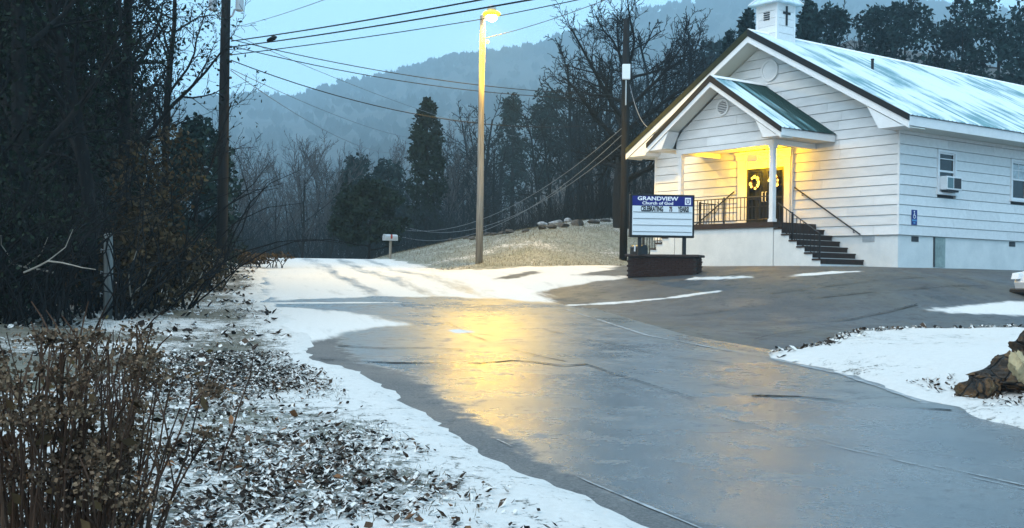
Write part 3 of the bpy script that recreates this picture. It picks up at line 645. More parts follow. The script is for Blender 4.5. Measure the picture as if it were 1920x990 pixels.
for i, w_ in enumerate(WINS):
    w = window(*w_)
    if i == 1:
        b0, b1, z0, z1 = w_; zm = (z0+z1)/2
        MB().box(b0+.14, b1-.14, -.006, .004, zm+.04, z1-.16).build('curtain', curtain, w)
        MB().box((b0+b1)/2-.012, (b0+b1)/2+.012, -.02, -.007, zm+.03, z1-.1).build('muntin', sash_white, w); MB().box(b0+.13, b1-.13, -.021, -.008, zm+.30, zm+.325).build('muntin', sash_white, w)
    elif i == 0:
        b0, b1, z0, z1 = w_
        MB().box(b0+.1, b1-.1, -.045, -.02, z1-.30, z1-.27).build('sash_rail', sash_white, w)

# porch: base, deck, posts, roof
PB, P0, P1, DK = -2.05, 3.08, 7.42, 1.37
MB().box(PB, -.002, P0, P1, -.5, DK-.17).build('porch_base', masonry, church)
MB().box(PB-.05, -.001, P0-.03, P1+.03, DK-.168, DK).build('porch_deck', dark_brown, church)
def steps(sgn, a_edge):
    """seven risers from the deck edge down along the front wall"""
    for i in range(6):
        zt = DK-.193*(i+1); n = a_edge-sgn*.30*(i+1); e = a_edge-sgn*.30*i
        ya, yb = sorted((n, e))
        MB().box(PB, -.003, ya+(.0 if sgn > 0 else .001), yb-.001, -.5, zt-.05).build('stair_block', masonry, church)
        tr = MB().box(PB-.025, -.004, *sorted((n-sgn*.035, e)), zt-.048, zt).build('step', dark_brown, church)
        MB().box(PB+.004, -.006, *sorted((n-sgn*.012, n-sgn*.001)), zt-.158, zt-.05).build('riser', dark_brown, tr)
steps(1, P0-.031); steps(-1, P1+.031)
PE0, PE1, PR, PEZ, PRZ, PX = 2.32, 8.28, 5.30, 4.20, 6.14, -2.62
proof = roof('porch_roof', PE0, PR, PE1, PEZ, PRZ, PX, -.035, .12, 3, thaws=[0., .20, .9])
for o in list(proof.children):      # shorten the last panel so that it stops at the wall
    if o.name.startswith('roof_panel') and abs(o.location.x-(PX+2*PW)) < .01: o.scale.x = (-.037-(PX+2*PW))/PW
rake(proof, PE0, PR, PE1, PEZ, PRZ, PX, .16, .33)
for ya, s in ((PE0, 1), (PE1, -1)):
    MB().prism([(ya, PEZ-.29), (PR, PRZ-.29), (PR, PRZ-.275), (ya, PEZ-.275)], 'x', PX+.022, PB-.03).build('soffit', soffit_paint, proof)
    sl = (PRZ-PEZ)/(PR-PE0)
    MB().prism([(ya, PEZ-.24), (ya+s*.72, PEZ-.24), (ya+s*1.05, PEZ+sl*1.05-.34), (ya+s*.25, PEZ+sl*.25-.34)], 'x', PX+.005, PB-.05).build('cornice_return', white_paint, proof)
    MB().box(PX+.02, -.04, min(ya, ya+s*.03), max(ya, ya+s*.03), PEZ-.24, PEZ-.03).build('eave_fascia', white_paint, proof)
    MB().box(PX+.06, -.04, min(ya+s*.032, ya+s*.86), max(ya+s*.032, ya+s*.86), PEZ-.23, PEZ-.205).build('eave_soffit', soffit_paint, proof)
# porch gable wall with its boards and slatted round vent
gb = MB().prism([(P0+.1, 3.97), (P1-.1, 3.97), (P1-.1, 4.4), (PR, PRZ-.33), (P0+.1, 4.4)], 'x', PB+.05, PB+.14).build('porch_gable', dark_backing, church)
z0 = 3.97
while z0 < PRZ-.6:
    sl = (PRZ-PEZ)/(PR-PE0); lim = lambda z: max(P0+.08, PE0+(z+.33-PEZ)/sl)
    l0, l1 = lim(z0+SHADE_GAP), lim(z0+CO)
    if PR-l0 < .15: break
    siding_front(l0, 2*PR-l0, z0, b=PB+.045, parent=gb, top0=min(l1, PR-.01), top1=max(2*PR-l1, PR+.01)); z0 += CO
rv = ring('vent_frame', PB+.02, 5.28, 5.20, .21, .27, .05, white_paint, gb)
MB().lathe([(.212, 0), (.212, .008)], 24, (PB-.005, 5.28, 5.20), 'x').build('vent_back', dark_backing, gb)
for i in range(7):
    z = 5.03+i*.055; hw = math.sqrt(max(.0, .205**2-(z+.012-5.20)**2)); MB().box(PB-.022, PB-.006, 5.28-hw, 5.28+hw, z, z+.026).build('vent_slat', white_paint, gb)
MB().box(PB+.03, -.04, P0+.05, P1-.05, 3.965, 3.968).build('porch_ceiling', white_paint, church)
bm_ = MB(); bm_.box(PB-.005, PB+.16, P0+.0, P1-.0, 3.80, 3.962); bm_.build('porch_beam', white_paint, church)
for a0 in (P0+.0, P1-.16): MB().box(PB+.162, -.04, a0, a0+.16, 3.80, 3.96).build('porch_beam', white_paint, church)
for a0 in (3.12, 7.18):
    p = MB().box(PB+.01, PB+.17, a0, a0+.16, DK, 3.80).build('porch_post', white_paint, church, bevel=.008)
    MB().box(PB-.01, PB+.19, a0-.02, a0+.18, DK+.001, DK+.10).build('post_base', white_paint, p); MB().box(PB-.01, PB+.19, a0-.02, a0+.18, 3.70, 3.798).build('post_cap', white_paint, p)
# entrance: surround, recessed frame, two dark glazed leaves
sr_ = MB(); sr_.box(-.07, .05, DO0, DO0+.24, DK+.002, DOT-.2); sr_.box(-.07, .05, DO1-.40, DO1, DK+.002, DOT-.2); sr_.box(-.10, .05, DO0-.06, DO1+.06, DOT-.198, DOT)
ds = sr_.build('door_surround', white_paint, church)
MB().box(-.15, .04, DO0-.10, DO1+.10, DOT+.002, DOT+.07).build('door_cornice', white_paint, ds)
MB().box(-.05, .03, DO0+.242, DO1-.402, 3.34, 3.66).build('transom_panel', white_paint, ds)
for k, (a0, a1) in enumerate(((4.37, 5.19), (5.20, 6.015))):
    lf = MB(); t = .10
    lf.box(-.035, .01, a0, a0+t, DK+.004, 3.335); lf.box(-.035, .01, a1-t, a1, DK+.004, 3.335); lf.box(-.035, .01, a0+t, a1-t, 3.22, 3.335); lf.box(-.035, .01, a0+t, a1-t, DK+.004, DK+.22); lf.box(-.035, .01, a0+t, a1-t, 2.28, 2.36)
    d = lf.build('door', black_trim, church)
    MB().box(-.012, .0, a0+t, a1-t, DK+.22, 3.22).build('door_glass', glass_dark, d)
    ah = a1-.07 if k == 0 else a0+.07
    h = MB().tube([(-.036, ah, 2.20), (-.10, ah, 2.20), (-.10, ah, 2.52), (-.036, ah, 2.52)], .014, 6).build('handle', sash_white, d)
MB().tube([(-.05, 4.02, F0+.45), (-.05, 4.02, 3.9)], .028, 6).build('conduit', sash_white, church)
# railings
def rail_run(p0, p1, h, n_bal, posts, scroll=False, bottom=.09):
    """iron railing from deck point p0 to p1 (local), with balusters"""
    p0 = Vector(p0); p1 = Vector(p1); up = Vector((0, 0, 1))
    r = MB().tube([p0+up*h, p1+up*h], .020, 6).build('railing', black_iron, church)
    MB().tube([p0+up*bottom, p1+up*bottom], .014, 5).build('bottom_rail', black_iron, r)
    for t in posts:
        q = p0.lerp(p1, t); MB().box(q.x-.022, q.x+.022, q.y-.022, q.y+.022, q.z, q.z+h+.04).build('rail_post', black_iron, r)
    first = None
    for i in range(n_bal):
        q = p0.lerp(p1, (i+.5)/n_bal)
        if first is None:
            first = MB().box(-.009, .009, -.009, .009, bottom, h).build('baluster', black_iron, r); first.location = q
        else:
            o = first.copy(); COL.objects.link(o); o.parent = r; o.location = q
    if scroll:
        c = p0.lerp(p1, .42); pts = []
        for i in range(26):
            t = i/25; pts.append((c.x-.012, c.y+.11*math.sin(t*2*math.pi)*(1-.2*t), c.z+.12+t*(h-.2)))
        MB().tube(pts, .011, 4).build('scroll', black_iron, r); MB().tube([p0+up*(h*.62), p1+up*(h*.62)], .010, 4).build('mid_rail', black_iron, r)
    return r
rail_run((PB+.08, P1-.24, DK), (PB+.08, 3.30, DK), .82, 24, (0, .5), scroll=True)
rail_run((PB+.10, P0-.10, DK-.25), (PB+.10, 1.36, .13), .84, 12, (.35, 1.0))
rail_run((PB+.10, P1+.10, DK-.25), (PB+.10, P1+1.72, .13), .84, 12, (.35, 1.0))
rail_run((-.9, P1-.02, DK), (-.1, P1-.02, DK), .82, 6, (0,))
wr = MB().tube([(-.09, 3.89, 2.60), (-.09, 1.30, 1.0)], .024, 6).build('wall_handrail', black_iron, church)
for t in (.12, .9):
    q = Vector((-.09, 3.89, 2.60)).lerp(Vector((-.09, 1.30, 1.0)), t); MB().tube([q-Vector((0, 0, .01)), (-.09, q.y, q.z-.09), (-.02, q.y, q.z-.09)], .014, 5).build('bracket', black_iron, wr)
wr2 = MB().tube([(-.09, 6.55, 2.60), (-.09, 9.2, 1.0)], .024, 6).build('wall_handrail', black_iron, church)

def cw(b, a, z): return church.matrix_basis @ Vector((b, a, z))
bpy.context.view_layer.update()
def at_church(name, b, a, z):
    o = empty(name, church.matrix_world @ Vector((b, a, z)), CA); return o
# porch lamp
pl = at_church('porch_lamp', -.02, 5.2, 3.70); tag(pl, 'lit warm yellow wall lamp above the church doors', 'lamp')
MB().box(-.09, -.052, -.09, .09, -.08, .08).build('back_plate', white_paint, pl)
MB().tube([(-.09, 0, .06), (-.52, 0, .08)], .016, 6).build('arm', white_paint, pl)
MB().lathe([(.02, -.08), (.045, -.05), (.05, .0), (.03, .05)], 12, (-.52, 0, 0)).build('bulb', mat('globe_lit', (.9, .7, .3), .4, emit=(1.0, .6, .1), estr=10), pl, smooth=True)
MB().add([(-.70-.05*math.cos(t*.26)+.05, .27*math.sin(t*.26), z) for z in (-.20, .07) for t in range(-4, 5)], [(i, i+1, i+10, i+9) for i in range(8)]).build('light_blocker', white_paint, pl)  # added shield, keeps the lamp from reflecting in the wet road
ld = bpy.data.lights.new('porch_light', 'POINT'); ld.energy = PORCH_W; ld.color = (1.0, .53, .0); ld.shadow_soft_size = .05
lo = bpy.data.objects.new('porch_light', ld); lnk(lo, pl); lo.location = (-.58, 0, -.04)
# two wreaths on the doors
wh = mat('wreath_white', (.80, .78, .70), .7, var=.1); wg = mat('wreath_twig', (.10, .045, .015), .8, var=.4)
def wreath(name, a, label, seed):
    r = random.Random(seed); w = at_church(name, -.045, a, 2.86); tag(w, label, 'wreath', 'wreaths on the church doors')
    pts = [(-.012, .17*math.cos(t*2*math.pi/24), .19*math.sin(t*2*math.pi/24)) for t in range(25)]
    MB().tube(pts, .026, 5).build('twig_ring', wg, w)
    for i in range(8):
        an = i*2*math.pi/8+r.uniform(-.25, .25); cy_, cz_ = .18*math.cos(an), .20*math.sin(an); fl = MB(); s = r.uniform(.055, .085)
        for p in range(5):
            pa = p*2*math.pi/5+r.random(); y1, z1 = cy_+s*math.cos(pa), cz_+s*math.sin(pa); px, pz = -math.sin(pa)*s*.5, math.cos(pa)*s*.5
            fl.add([(-.035, cy_, cz_), (-.055, (cy_+y1)/2+px, (cz_+z1)/2+pz), (-.05, y1, z1), (-.055, (cy_+y1)/2-px, (cz_+z1)/2-pz), (-.028, (cy_+y1)/2, (cz_+z1)/2)], [(0, 1, 2), (0, 2, 3), (0, 4, 1), (0, 3, 4), (1, 4, 2), (2, 4, 3)])
        fl.build('flower', wh, w)
wreath('wreath', 5.62, 'white flowered wreath on the left dark glazed church door', 1)
wreath('wreath', 4.78, 'white flowered wreath on the right dark glazed church door, behind the porch post', 2)
# access sign on the side wall
acs = at_church('access_sign', .74, -.034, 1.29); tag(acs, 'small blue wheelchair access sign on the side wall near the corner', 'sign')
MB().box(-.14, .14, -.008, .0, .0, .46).build('plate', blue_access, acs)
sy = MB(); sy.lathe([(.026, -.0125), (.026, -.0085)], 12, (-.01, 0, .405), 'y')
def flat(mb, pts, w, y=-.011):
    for p, q in zip(pts, pts[1:]):
        d = Vector((q[0]-p[0], 0, q[1]-p[1])); n = Vector((-d.z, 0, d.x)).normalized()*w
        mb.add([(p[0]+n.x, y, p[1]+n.z), (q[0]+n.x, y, q[1]+n.z), (q[0]-n.x, y, q[1]-n.z), (p[0]-n.x, y, p[1]-n.z)], [(0, 1, 2, 3)])
flat(sy, [(-.012, .375), (-.005, .29), (.045, .29), (.065, .225)], .012); flat(sy, [(-.008, .335), (.035, .335)], .009)
flat(sy, [(.0+.062*math.cos(t), .265+.062*math.sin(t)) for t in np.linspace(2.0, 5.9, 12)], .010, -.0105)
sy.build('wheelchair_symbol', white_letter, acs)
MB().box(-.12, .12, -.0105, -.009, .115, .165).build('caption_band', mat('pale_blue', (.10, .30, .55), .5), acs); MB().box(-.05, .05, -.0105, -.009, .04, .085).build('caption_band', mat('pale_blue', (.1, .3, .5)), acs)
# air conditioner in the first side window
acu = at_church('air_conditioner', 2.43, -.04, 2.44); tag(acu, 'white window air conditioner in the first side window of the church', 'air conditioner')
MB().box(-.40, .40, -.26, -.002, 0, .42).build('case', sash_white, acu, bevel=.01)
MB().box(-.02, .36, -.267, -.262, .05, .37).build('grille', dark_backing, acu); MB().box(-.36, -.06, -.266, -.262, .05, .37).build('side_panel', mat('ac_teal', (.12, .2, .22), .5), acu)
for i in range(6): MB().box(-.015, .355, -.274, -.268, .07+i*.05, .078+i*.05).build('grille_slat', mat('ac_dark', (.06, .06, .065), .5), acu)
MB().box(-.3, .3, -.22, -.01, -.06, -.003).build('bracket', dark_backing, acu)

# ------------------------------------------------------------------ reader board, its brick base, the mailboxes
SGX, SGY, SRZ = 4.24, 31.9, math.radians(3)
gz = float(T(np.array([SGX]), np.array([SGY]))[0])
BR = math.radians(-22)
bb = empty('brick_planter', (4.40, 32.25, gz-.02), math.radians(-20)); tag(bb, 'long dark brick planter base under the reader board sign', 'planter')
bw, bd, bh = 2.02, .92, .60
MB().box(-bw/2+.03, bw/2-.03, -bd/2+.03, bd/2-.03, -.35, bh-.02).build('core', mortar, bb)
bm0 = MB().box(-.097, .097, -.047, .047, -.029, .029)
proto = None
def brick(x, y, z, rz):
    global proto
    if proto is None: proto = bm0.build('brick', brick_m, bb, bevel=.004); o = proto
    else: o = proto.copy(); COL.objects.link(o); o.parent = bb
    o.location = (x+random.uniform(-.002, .002), y+random.uniform(-.003, .003), z); o.rotation_euler = (0, 0, rz)
nz_ = 8
for r_ in range(nz_):
    z = .04+r_*.068; off = .10 if r_ % 2 else 0
    n = 9
    for i in range(n+(0 if r_ % 2 else 1)): brick(-bw/2+.10+off+i*.2022, -bd/2+.045, z, 0)
    for sx in (-1, 1):
        for i in range(3 if r_ % 2 else 4): brick(sx*(bw/2-.045), -bd/2+.19+off*.9+i*.2022, z, math.pi/2)
cap = MB().box(-bw/2-.05, bw/2+.05, -bd/2-.05, bd/2+.05, bh-.02, bh+.05).build('cap', mat('cap_dark', (.05, .035, .03), .8, var=.3), bb, bevel=.01)
def text_obj(txt, size, name, m, parent, loc, sx=1.0, bold=0.0, extrude=.003, align='CENTER'):
    cu = bpy.data.curves.new(name, 'FONT'); cu.body = txt; cu.size = size; cu.align_x = align; cu.align_y = 'CENTER'; cu.extrude = extrude; cu.offset = bold; cu.resolution_u = 3
    o = bpy.data.objects.new(name+'_curve', cu); COL.objects.link(o); bpy.context.view_layer.update()
    me = bpy.data.meshes.new_from_object(o.evaluated_get(bpy.context.evaluated_depsgraph_get())); bpy.data.objects.remove(o)
    me.name = name; me.materials.clear(); me.materials.append(m)
    r = bpy.data.objects.new(name, me); lnk(r, parent); r.location = loc; r.rotation_euler = (math.pi/2, 0, 0); r.scale = (sx, 1, 1); return r
sg = empty('reader_board', (SGX, SGY, gz+bh+.03), SRZ); tag(sg, 'church reader board with blue header and black message letters on posts', 'sign')
bz = .48; sw, sh = 1.84, 1.22
cab = MB().box(-sw/2, sw/2, -.13, .13, bz, bz+sh).build('cabinet', black_trim, sg, bevel=.012)
MB().box(-sw/2+.06, sw/2-.06, -.138, -.131, bz+.06, bz+sh-.33).build('message_panel', sign_face, sg)
hd = MB().box(-sw/2+.06, sw/2-.06, -.140, -.131, bz+sh-.325, bz+sh-.05).build('header_panel', blue_sign, sg)
text_obj('GRANDVIEW', .150, 'lettering', white_letter, hd, (-.14, -.145, bz+sh-.125), 1.30, .0045)
text_obj('Church of God', .115, 'lettering', white_letter, hd, (-.14, -.145, bz+sh-.255), 1.25, .003)
em = MB().box(.64, .81, -.1435, -.1402, bz+sh-.285, bz+sh-.085).build('emblem', white_letter, hd)
e2 = MB()
flat(e2, [(.675, bz+sh-.12), (.675, bz+sh-.20), (.695, bz+sh-.245), (.725, bz+sh-.258), (.755, bz+sh-.245), (.775, bz+sh-.20), (.775, bz+sh-.12)], .012, -.1455)
flat(e2, [(.725, bz+sh-.11), (.725, bz+sh-.215)], .009, -.1455); flat(e2, [(.702, bz+sh-.14), (.748, bz+sh-.14)], .007, -.1457); e2.build('emblem_mark', blue_sign, hd)
text_obj('CELEBRATING', 0.200, 'message_letters', black_letter, sg, (-.30, -.143, bz+sh-.42), .50, .008)
text_obj('75', .185, 'message_letters', mat('dark_red_letter', (.05, .008, .008), .5), sg, (.235, -.143, bz+sh-.42), .50, .008)
text_obj('YEARS!', 0.200, 'message_letters', black_letter, sg, (.60, -.143, bz+sh-.42), .50, .008)
for i in range(4): MB().box(-sw/2+.08, sw/2-.08, -.150, -.139, bz+sh-.512-.185*i, bz+sh-.50-.185*i).build('letter_track', mat('track', (.10, .11, .12), .4), sg)
for px_ in (-.62, .66): MB().box(px_-.05, px_+.05, -.05, .05, -.02, bz-.001).build('post', black_iron, sg)
def mailbox(name, loc, rz, m, label, post, flag_m, s=1.0):
    o = empty(name, loc, rz); tag(o, label, 'mailbox'); p = post
    prof = [(-.085*s, 0), (.085*s, 0), (.085*s, .12*s)]+[(.085*s*math.cos(t), .12*s+.085*s*math.sin(t)) for t in np.linspace(.3, math.pi-.3, 7)]+[(-.085*s, .12*s)]
    MB().prism([(a_, b_+p) for a_, b_ in prof], 'x', -.24*s, .24*s).build('box', m, o, bevel=.004)
    MB().prism([(a_*1.04, b_*1.03+p-.002) for a_, b_ in prof], 'x', -.262*s, -.242*s).build('door', m, o)
    MB().box(-.30*s, -.264*s, -.02*s, .02*s, p+.10*s, p+.13*s).build('latch', m, o)
    MB().box(-.05*s, .01*s, -.10*s, -.088*s, p+.06*s, p+.2*s).build('flag', flag_m, o)
    if p > .05: MB().box(-.045, .045, -.045, .045, -.2, p-.002).build('post', pole_wood, o)
    return o
bpy.context.view_layer.update()
mb_ = bb.matrix_world @ Vector((-bw/2+.28, -.12, bh+.052))
mailbox('mailbox', tuple(mb_), math.radians(-70), mat('black_enamel', (.012, .012, .014), .35, .5), 'black mailbox on the end of the brick planter below the sign', 0.0, sign_face, 1.35)
MB_ = bpy.data.objects['mailbox']; MB().box(-.365, -.355, -.06, .06, .06, .16).build('address_plate', sign_face, MB_)
mailbox('mailbox', (-6.05, 55.6, gz1(-6.05, 55.6)-.02), math.radians(40), grey_metal, 'pale metal mailbox on a post beside the snowy road crest', .92, mat('red_flag', (.3, .03, .02), .5), 1.5)
# ------------------------------------------------------------------ poles, lamp, wires
def pxw(px, py, d):     # bearing and height worked out from survey angles, for points at forward distance d
    v = _fw+_R*((px-960)/2100)-_U*((py-495)/2100); k = d/v.y; return Vector((v.x*k, d, EYE+v.z*k))
def pole(name, x, y, top, r0, r1, m, label, zb=None):
    z0 = gz1(x, y)-.3 if zb is None else zb
    o = empty(name, (x, y, z0)); tag(o, label, 'pole')
    h = top-z0; pts = [(0, 0, 0), (.01, 0, h*.3), (-.01, 0, h*.65), (0, 0, h)]
    MB().tube(pts, [r0, r0*.7+r1*.3, r0*.35+r1*.65, r1], 12).build('shaft', m, o, smooth=True); return o
ul = pole('utility_pole', -9.88, 38.1, 13.4, .185, .15, pole_dark, 'tall dark utility pole carrying two transformers at the left edge of the road')
zu = ul.location.z
for s in (-1, 1):
    br_ = MB().tube([(0, 0, 10.25-zu), (s*.22, 0, 10.32-zu), (s*.30, 0, 10.55-zu)], .035, 6).build('bracket', grey_metal, ul)
    can = MB().lathe([(.10, 0), (.14, .03), (.14, .72), (.15, .74), (.11, .80)], 14, (s*.46, 0, 10.48-zu)).build('transformer', grey_metal, ul, smooth=False)
    MB().lathe([(.03, .80), (.05, .86), (.025, .92), (.04, .98)], 8, (s*.46, 0, 10.48-zu)).build('bushing', mat('porcelain', (.35, .3, .28), .3), can)
for z in (9.55, 9.25, 9.0, 8.75, 8.2):
    MB().lathe([(.03, 0), (.05, .02), (.05, .06), (.03, .08)], 8, (.20, -.02, z-zu-.04)).build('insulator', black_iron, ul); MB().tube([(.1, -.02, z-zu), (.22, -.02, z-zu)], .018, 5).build('bolt', black_iron, ul)
MB().tube([(-.19, 0, 2.0-zu), (-.17, 0, 9.9-zu)], .012, 4).build('ground_wire', wire_m, ul)
lp = pole('street_light', -1.29, 43.72, 11.75, .145, .105, pole_wood, 'wooden street light pole with a lit amber lamp on the grass bank')
lp['category'] = 'street light'; zl_ = lp.location.z
MB().tube([(.0, -.08, 11.35-zl_), (.1, -.25, 11.62-zl_), (.28, -.45, 11.75-zl_)], .03, 8).build('lamp_arm', grey_metal, lp)
MB().lathe([(.17, .10), (.18, .20), (.13, .32), (.05, .36)], 16, (.36, -.5, 11.72-zl_)).build('lamp_housing', grey_metal, lp, smooth=True)
MB().lathe([(.20, -.10), (.34, -.06), (.36, .0), (.30, .07), (.18, .10)], 20, (.36, -.5, 11.72-zl_)).build('lamp_glow_ring', mat('glow_ring_lit', (1, .7, .1), .3, emit=(1.0, .60, .0), estr=.85), lp, smooth=True)  # ring made to glow yellow, standing in for the halo around the core
MB().lathe([(.04, -.30), (.15, -.26), (.215, -.17), (.20, -.09)], 20, (.36, -.5, 11.72-zl_)).build('lamp_lens', mat('lamp_lit', (1, .8, .4), .3, emit=(1.0, .72, .28), estr=60), lp, smooth=True)
sl = bpy.data.lights.new('street_lamp_light', 'SPOT'); sl.spot_size = math.radians(158); sl.spot_blend = .35; sl.energy = LAMP_W; sl.color = (1.0, .57, .0); sl.shadow_soft_size = .24
slo = bpy.data.objects.new('street_lamp_light', sl); lnk(slo, lp); slo.location = (.36, -.62, 11.36-zl_)
MB().lathe([(.05, -.09), (.06, 0), (.03, .06)], 8, (.2, -.05, 10.75-zl_)).build('photocell', grey_metal, lp)
u2_ = pole('utility_pole', 4.78, 48.2, 12.75, .17, .135, pole_dark, 'dark utility pole with a pale meter box behind the reader board')
zz2 = u2_.location.z
mbx = MB().box(-.17, .17, -.30, -.12, 10.1-zz2, 10.75-zz2).build('meter_box', sign_face, u2_, bevel=.02); MB().tube([(.0, -.19, 9.0-zz2), (.0, -.19, 10.1-zz2)], .03, 6).build('conduit', grey_metal, u2_)
MB().tube([(0, -.1, 11.7-zz2), (.3, -.1, 11.78-zz2)], .025, 6).build('crossarm', pole_dark, u2_)
def wire(p0, p1, sag, r, m, label, name='power_line', n=22):
    p0 = Vector(p0); p1 = Vector(p1); pts = []
    for i in range(n+1):
        t = i/n; q = p0.lerp(p1, t); q.z -= 4*sag*t*(1-t); pts.append(q)
    o = MB().tube(pts, r, 5).build(name, m, None); return tag(o, label, 'cable', 'overhead lines')
AP = Vector((-9.68, 38.1, 0))
def ap(z): return Vector((-9.68, 38.08, z))
q1 = pxw(1500, -118, 16)
wire(ap(9.45), q1, .10, .020, wire_m, 'thick upper cable climbing from the left pole to the top of the picture')
wire(ap(9.25), q1+Vector((0, .2, -.13)), .10, .020, wire_m, 'second thick cable just below the upper one, with the splice')
sp_ = ap(9.4).lerp(q1, .10); MB_s = MB().lathe([(.015, -.25), (.06, -.18), (.08, .1), (.03, .22)], 8).build('cable_splice', wire_m); MB_s.location = ap(9.33).lerp(q1, .155)-Vector((0, 0, .06)); MB_s.rotation_euler = (0, math.radians(82), math.radians(-40)); tag(MB_s, 'black splice case hanging on the thick cables right of the left pole', 'splice')
top = Vector((-1.29, 43.6, 11.60))
wire(ap(8.98), top, .05, .018, wire_m, 'cable from the left pole up to the lit street light')
wire(top, pxw(1500, -94, 25), .05, .018, wire_m, 'cable running on from the lit street light to the upper right')
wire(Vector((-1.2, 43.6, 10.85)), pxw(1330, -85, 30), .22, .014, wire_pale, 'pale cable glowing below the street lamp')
p2t = Vector((4.65, 48.1, 0))
def bp2(z): return Vector((4.62, 48.1, z))
wire(ap(9.50), bp2(9.45), .42, .016, wire_m, 'upper of the two parallel cables from the left pole to the pole behind the sign')
wire(ap(9.28), bp2(9.30), .48, .016, wire_m, 'lower of the two parallel cables from the left pole to the pole behind the sign')
wire(ap(8.80), bp2(8.25), .95, .018, wire_m, 'lowest heavy cable sagging from the left pole to the pole behind the sign')
f1 = pxw(800, 262, 100)
wire(ap(8.50), f1, .5, .014, wire_pale, 'thin lower wire from the left pole to the far cedar')
wire(ap(8.45), f1+Vector((-2, 0, -1.2)), .9, .014, wire_pale, 'thinnest lower wire sagging towards the far cedar')
wire(ap(9.70), pxw(1010, 262, 90), .6, .012, wire_pale, 'faint thin wire crossing the misty ridge')
wire(ap(9.9), pxw(760, -60, 20), .1, .008, wire_pale, 'hair thin wire at the top left sky')
for k, (z, x, y, s) in enumerate(((8.0, 690, 412, 2.2), (7.7, 690, 417, 2.6), (7.3, 700, 398, 2.4))):
    wire(bp2(z), pxw(x, y, 74), s, .014, wire_pale, ['upper low wire drooping leftwards from the pole behind the sign', 'middle low wire drooping leftwards over the bank', 'lowest wire drooping leftwards over the bank'][k])
wire(Vector((4.95, 48.1, 9.9)), church.matrix_world @ Vector((-.7, 10.3, 5.15)), .35, .012, wire_pale, 'pale service cable from the meter pole to the church roof')

# fence post at the left edge of the verge
fp = empty('fence_post', (-7.35, 20.4, gz1(-7.35, 20.4)-.1)); tag(fp, 'weathered grey wooden fence post before the dark wood', 'post')
MB().tube([(0, 0, 0), (.012, 0, .6), (0, 0, 1.2), (-.012, 0, 1.62), (-.01, 0, 1.66)], [.088, .082, .085, .08, .055], 9).build('shaft', post_wood, fp, smooth=True)
for z in (.55, .95, 1.35): MB().tube([(-.085, -.04, z), (-.12, -.05, z+.02), (-.13, -.02, z-.05)], .008, 4).build('wire_stub', grey_metal, fp)

# ------------------------------------------------------------------ rocks
def rock(name, loc, s, m, label, seed, group=None, sub=3, flat_=.7, parent=None, cat='rock', cuts=14):
    import bmesh
    bm = bmesh.new(); bmesh.ops.create_icosphere(bm, subdivisions=sub, radius=1); r = np.random.default_rng(seed)
    pl_ = [(Vector(r.normal(0, 1, 3)).normalized(), r.uniform(.40, .80)) for _ in range(cuts)]
    for v in bm.verts:
        for n, d in pl_:
            k = v.co.dot(n)-d
            if k > 0: v.co -= n*k
        v.co *= 1+r.normal(0, .05 if sub == 3 else .035)+(.10*(abs(math.sin(v.co.x*7+seed)+math.sin(v.co.y*9+v.co.z*5+seed*2)+math.sin(v.co.z*11-v.co.x*4))/3-.4) if sub >= 4 else 0)
        if sub >= 4:
            from mathutils import noise as mn
            v.co *= 1+.30*mn.fractal(v.co*1.6+Vector((seed, 0, 0)), .9, 2.1, 5)
        v.co = Vector((v.co.x*s[0], v.co.y*s[1], v.co.z*s[2]))
    me = bpy.data.meshes.new(name); bm.to_mesh(me); bm.free(); me.materials.append(m); o = bpy.data.objects.new(name, me); lnk(o, parent); o.location = loc
    if parent is None: tag(o, label, cat, group)
    return o
RK = [(845, 447, 'black rock at the left end of the row on the grass bank', .30), (872, 443, 'second rock from the left in the row on the bank', .22), (886, 445, 'rock just left of the street light pole on the bank', .24),
      (912, 437, 'rock just right of the street light pole on the bank', .26), (927, 436, 'low rock second right of the street light pole', .24), (942, 434, 'flat rock third right of the street light pole', .26), (957, 432, 'larger rock fourth right of the street light pole', .34),
      (986, 430, 'lone low rock between the two groups on the bank', .26), (1018, 425, 'leftmost rock of the right hand group on the bank', .26), (1036, 423, 'dark rock second in the right hand group on the bank', .3), (1055, 421, 'dark rock in the middle of the right hand group', .34), (1082, 418, 'long rock at the right of the bank group', .42),
      (1112, 414, 'rock left of the pole behind the sign', .36), (1135, 411, 'highest rock by the pole behind the sign', .30)]
def on_ground(px, py, d0=30, d1=75):
    d = np.arange(d0, d1, .1); P = [pxw(px, py, float(k)) for k in d]; z = ground_z(np.array([p.x for p in P]), np.array([p.y for p in P]))
    for p, zz in zip(P, z):
        if p.z < zz: return p
    return None
for i, (px, py, lb, s) in enumerate(RK):
    p = on_ground(px, py+5)
    if p is None: p = pxw(px, py+5, 57)
    rock('rock', (p.x, p.y, gz1(p.x, p.y)+s*.22), (s*1.2, s*.9, s*.62), rock_m, lb, 100+i, 'rocks along the grass bank', 2)
for i, (px, py, lb, s) in enumerate(((1019, 411, 'snow dusted pale rock left of the bare tree foot', .42), (1045, 411, 'long snow dusted slab on the bank crest', .55), (1066, 409, 'snow dusted dark rock beside the slab on the bank crest', .40), (1163, 398, 'snowy boulder at the foot of the pole behind the sign', .6))):
    p = on_ground(px, py+4, 40)
    if p is None: p = pxw(px, py+8, 60)
    rock('rock', (p.x, p.y, gz1(p.x, p.y)+s*.2), (s*.95, s*.8, s*.5), rock_snowy, lb, 130+i, None, 2)
